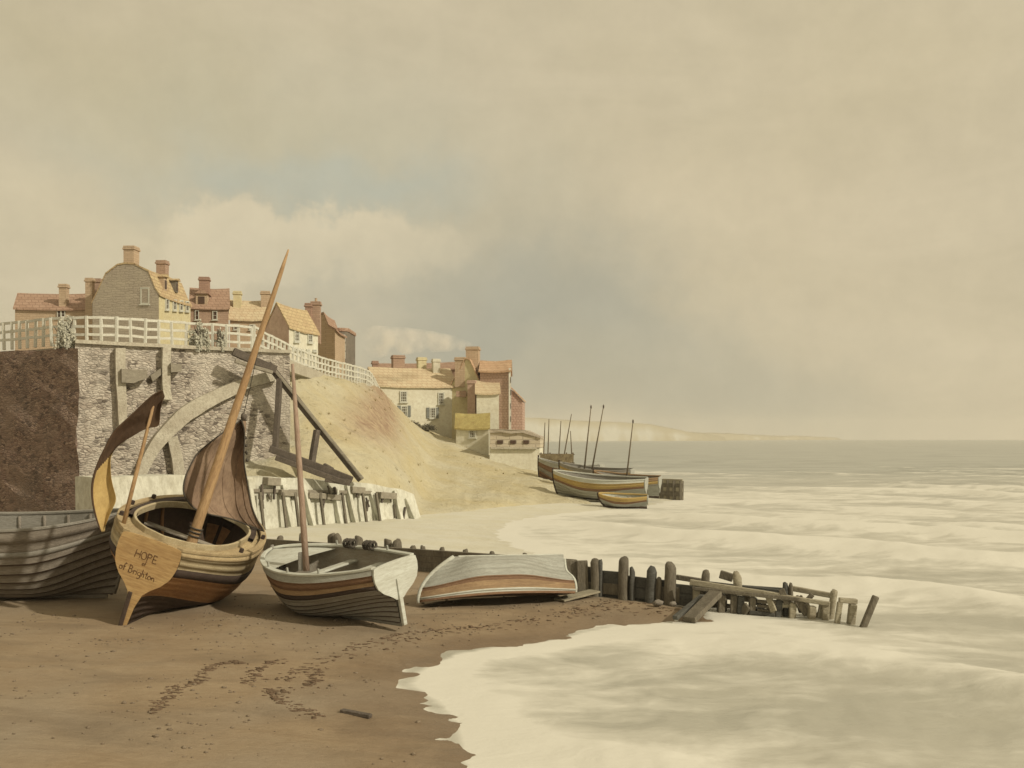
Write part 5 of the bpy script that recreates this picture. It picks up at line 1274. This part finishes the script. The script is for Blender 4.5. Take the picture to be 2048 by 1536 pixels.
far_boat('dinghy', 'small open dinghy lying at the water edge below the other hulls', P(1294, 1014, 61.5), -1.38, -.20, 3.0, 1.2, .62, [(.6, 0), (.8, 1), (1, 2)], ['grey_paint', 'brown_band', 'far_yellow'], 'pale_grey', .02)
SC.cycles.volume_bounces = 3
# ================================================================== SMOKE AND AIR
def smoke():
    a = P(944, 694, 99.5); mb = MB(); pts = [a, P(915, 688, 98), P(870, 684, 95), P(815, 682, 92), P(750, 684, 88)]
    mb.tube(smooth_line(pts, 5), [.35 + 1.15 * (i / 20) ** .8 for i in range(21)], 12)
    m = bpy.data.materials.new('smoke'); m.use_nodes = True; N = m.node_tree.nodes; L = m.node_tree.links; N.remove(N['Principled BSDF'])
    v = N.new('ShaderNodeVolumePrincipled'); v.inputs['Color'].default_value = (.98, .96, .92, 1)
    tc = N.new('ShaderNodeTexCoord'); nz = N.new('ShaderNodeTexNoise'); nz.inputs['Scale'].default_value = .7; nz.inputs['Detail'].default_value = 4
    L.new(tc.outputs['Object'], nz.inputs[0]); r = N.new('ShaderNodeMapRange'); r.inputs[1].default_value = .42; r.inputs[2].default_value = .75; r.inputs[4].default_value = .55
    L.new(nz.outputs[0], r.inputs[0]); L.new(r.outputs[0], v.inputs['Density']); L.new(v.outputs[0], N['Material Output'].inputs['Volume'])
    o = mb.build('chimney_smoke', m, None, True); setp(o, 'pale smoke drifting left from the tallest chimney of the lower houses', 'smoke', kind='stuff')
smoke()
def haze(density):
    mb = MB().box((0, 1320, 24), 5600, 2760, 56); 
    m = bpy.data.materials.new('haze'); m.use_nodes = True; N = m.node_tree.nodes; L = m.node_tree.links; N.remove(N['Principled BSDF'])
    v = N.new('ShaderNodeVolumePrincipled'); v.inputs['Color'].default_value = (.96, .93, .86, 1); v.inputs['Density'].default_value = density
    L.new(v.outputs[0], N['Material Output'].inputs['Volume'])
    o = mb.build('haze', m); setp(o, 'thin pale sea air over the whole shore', 'haze', kind='stuff')
haze(.00022)

# ================================================================== PEBBLES AND SCRUB
def pebbles():
    rr = random.Random(41); mb = MB(); n = 0
    pts = []
    while n < 1500:
        x = rr.uniform(-11, 3.5); y = rr.uniform(12.6, 27); k = vnoise(np.array([x * .9]), np.array([y * .9]), 5)[0]
        if rr.random() > k ** 2.2 + .04: continue
        pts.append((x, y)); n += 1
    ax = np.array(pts); z, d = sand_z(ax[:, 0], ax[:, 1])
    for (x, y), zz_, dd in zip(pts, z, d):
        if dd < .5 or beyond_groyne(np.array([x]), np.array([y]))[0] > -.4: continue
        r = rr.choice((.012, .016, .02, .03)) * rr.uniform(.7, 1.4)
        mb.blob((x, y, zz_ + r * .2), r * 1.2, r, r * .6, rr.randint(0, 999), .2, 1)
    o = mb.build('pebbles', m_plain('pebble', (150, 128, 96), (126, 104, 76), (96, 78, 56), 6), None, True, fix=False); setp(o, 'small pebbles scattered over the brown sand', 'pebbles', kind='stuff')
pebbles()
def scrub():
    rr = random.Random(8); mb = MB(); o = bpy.data.objects['cliff']; me = o.data; rust = [a.value for a in me.attributes['rust'].data]
    polys = [p for p in me.polygons if p.center.z > 1.2]
    for _ in range(650):
        p = rr.choice(polys); c = p.center
        k = vnoise(np.array([c.x * .5]), np.array([c.y * .3 + c.z]), 12)[0]
        if rr.random() > k * k + (.25 if c.z > 6.5 else 0): continue
        s = rr.uniform(.08, .22)
        for b in range(9):
            a = rr.uniform(0, 2 * PI); t = Vector((math.cos(a) * s * .6, math.sin(a) * s * .6, s * rr.uniform(.5, 1.2))); w = Vector((-t.y, t.x, 0)) * .16
            q = Vector((c.x + rr.uniform(-.1, .1), c.y + rr.uniform(-.1, .1), c.z - .04)); mb.add([q - w, q + w, q + t], [(0, 1, 2)])
    s = mb.build('scrub', m_plain('scrub', (176, 150, 92), (146, 122, 72), (112, 96, 58), 3), None, fix=False); setp(s, 'tufts of dry scrub on the sandy cliff', 'scrub', kind='stuff')
scrub()
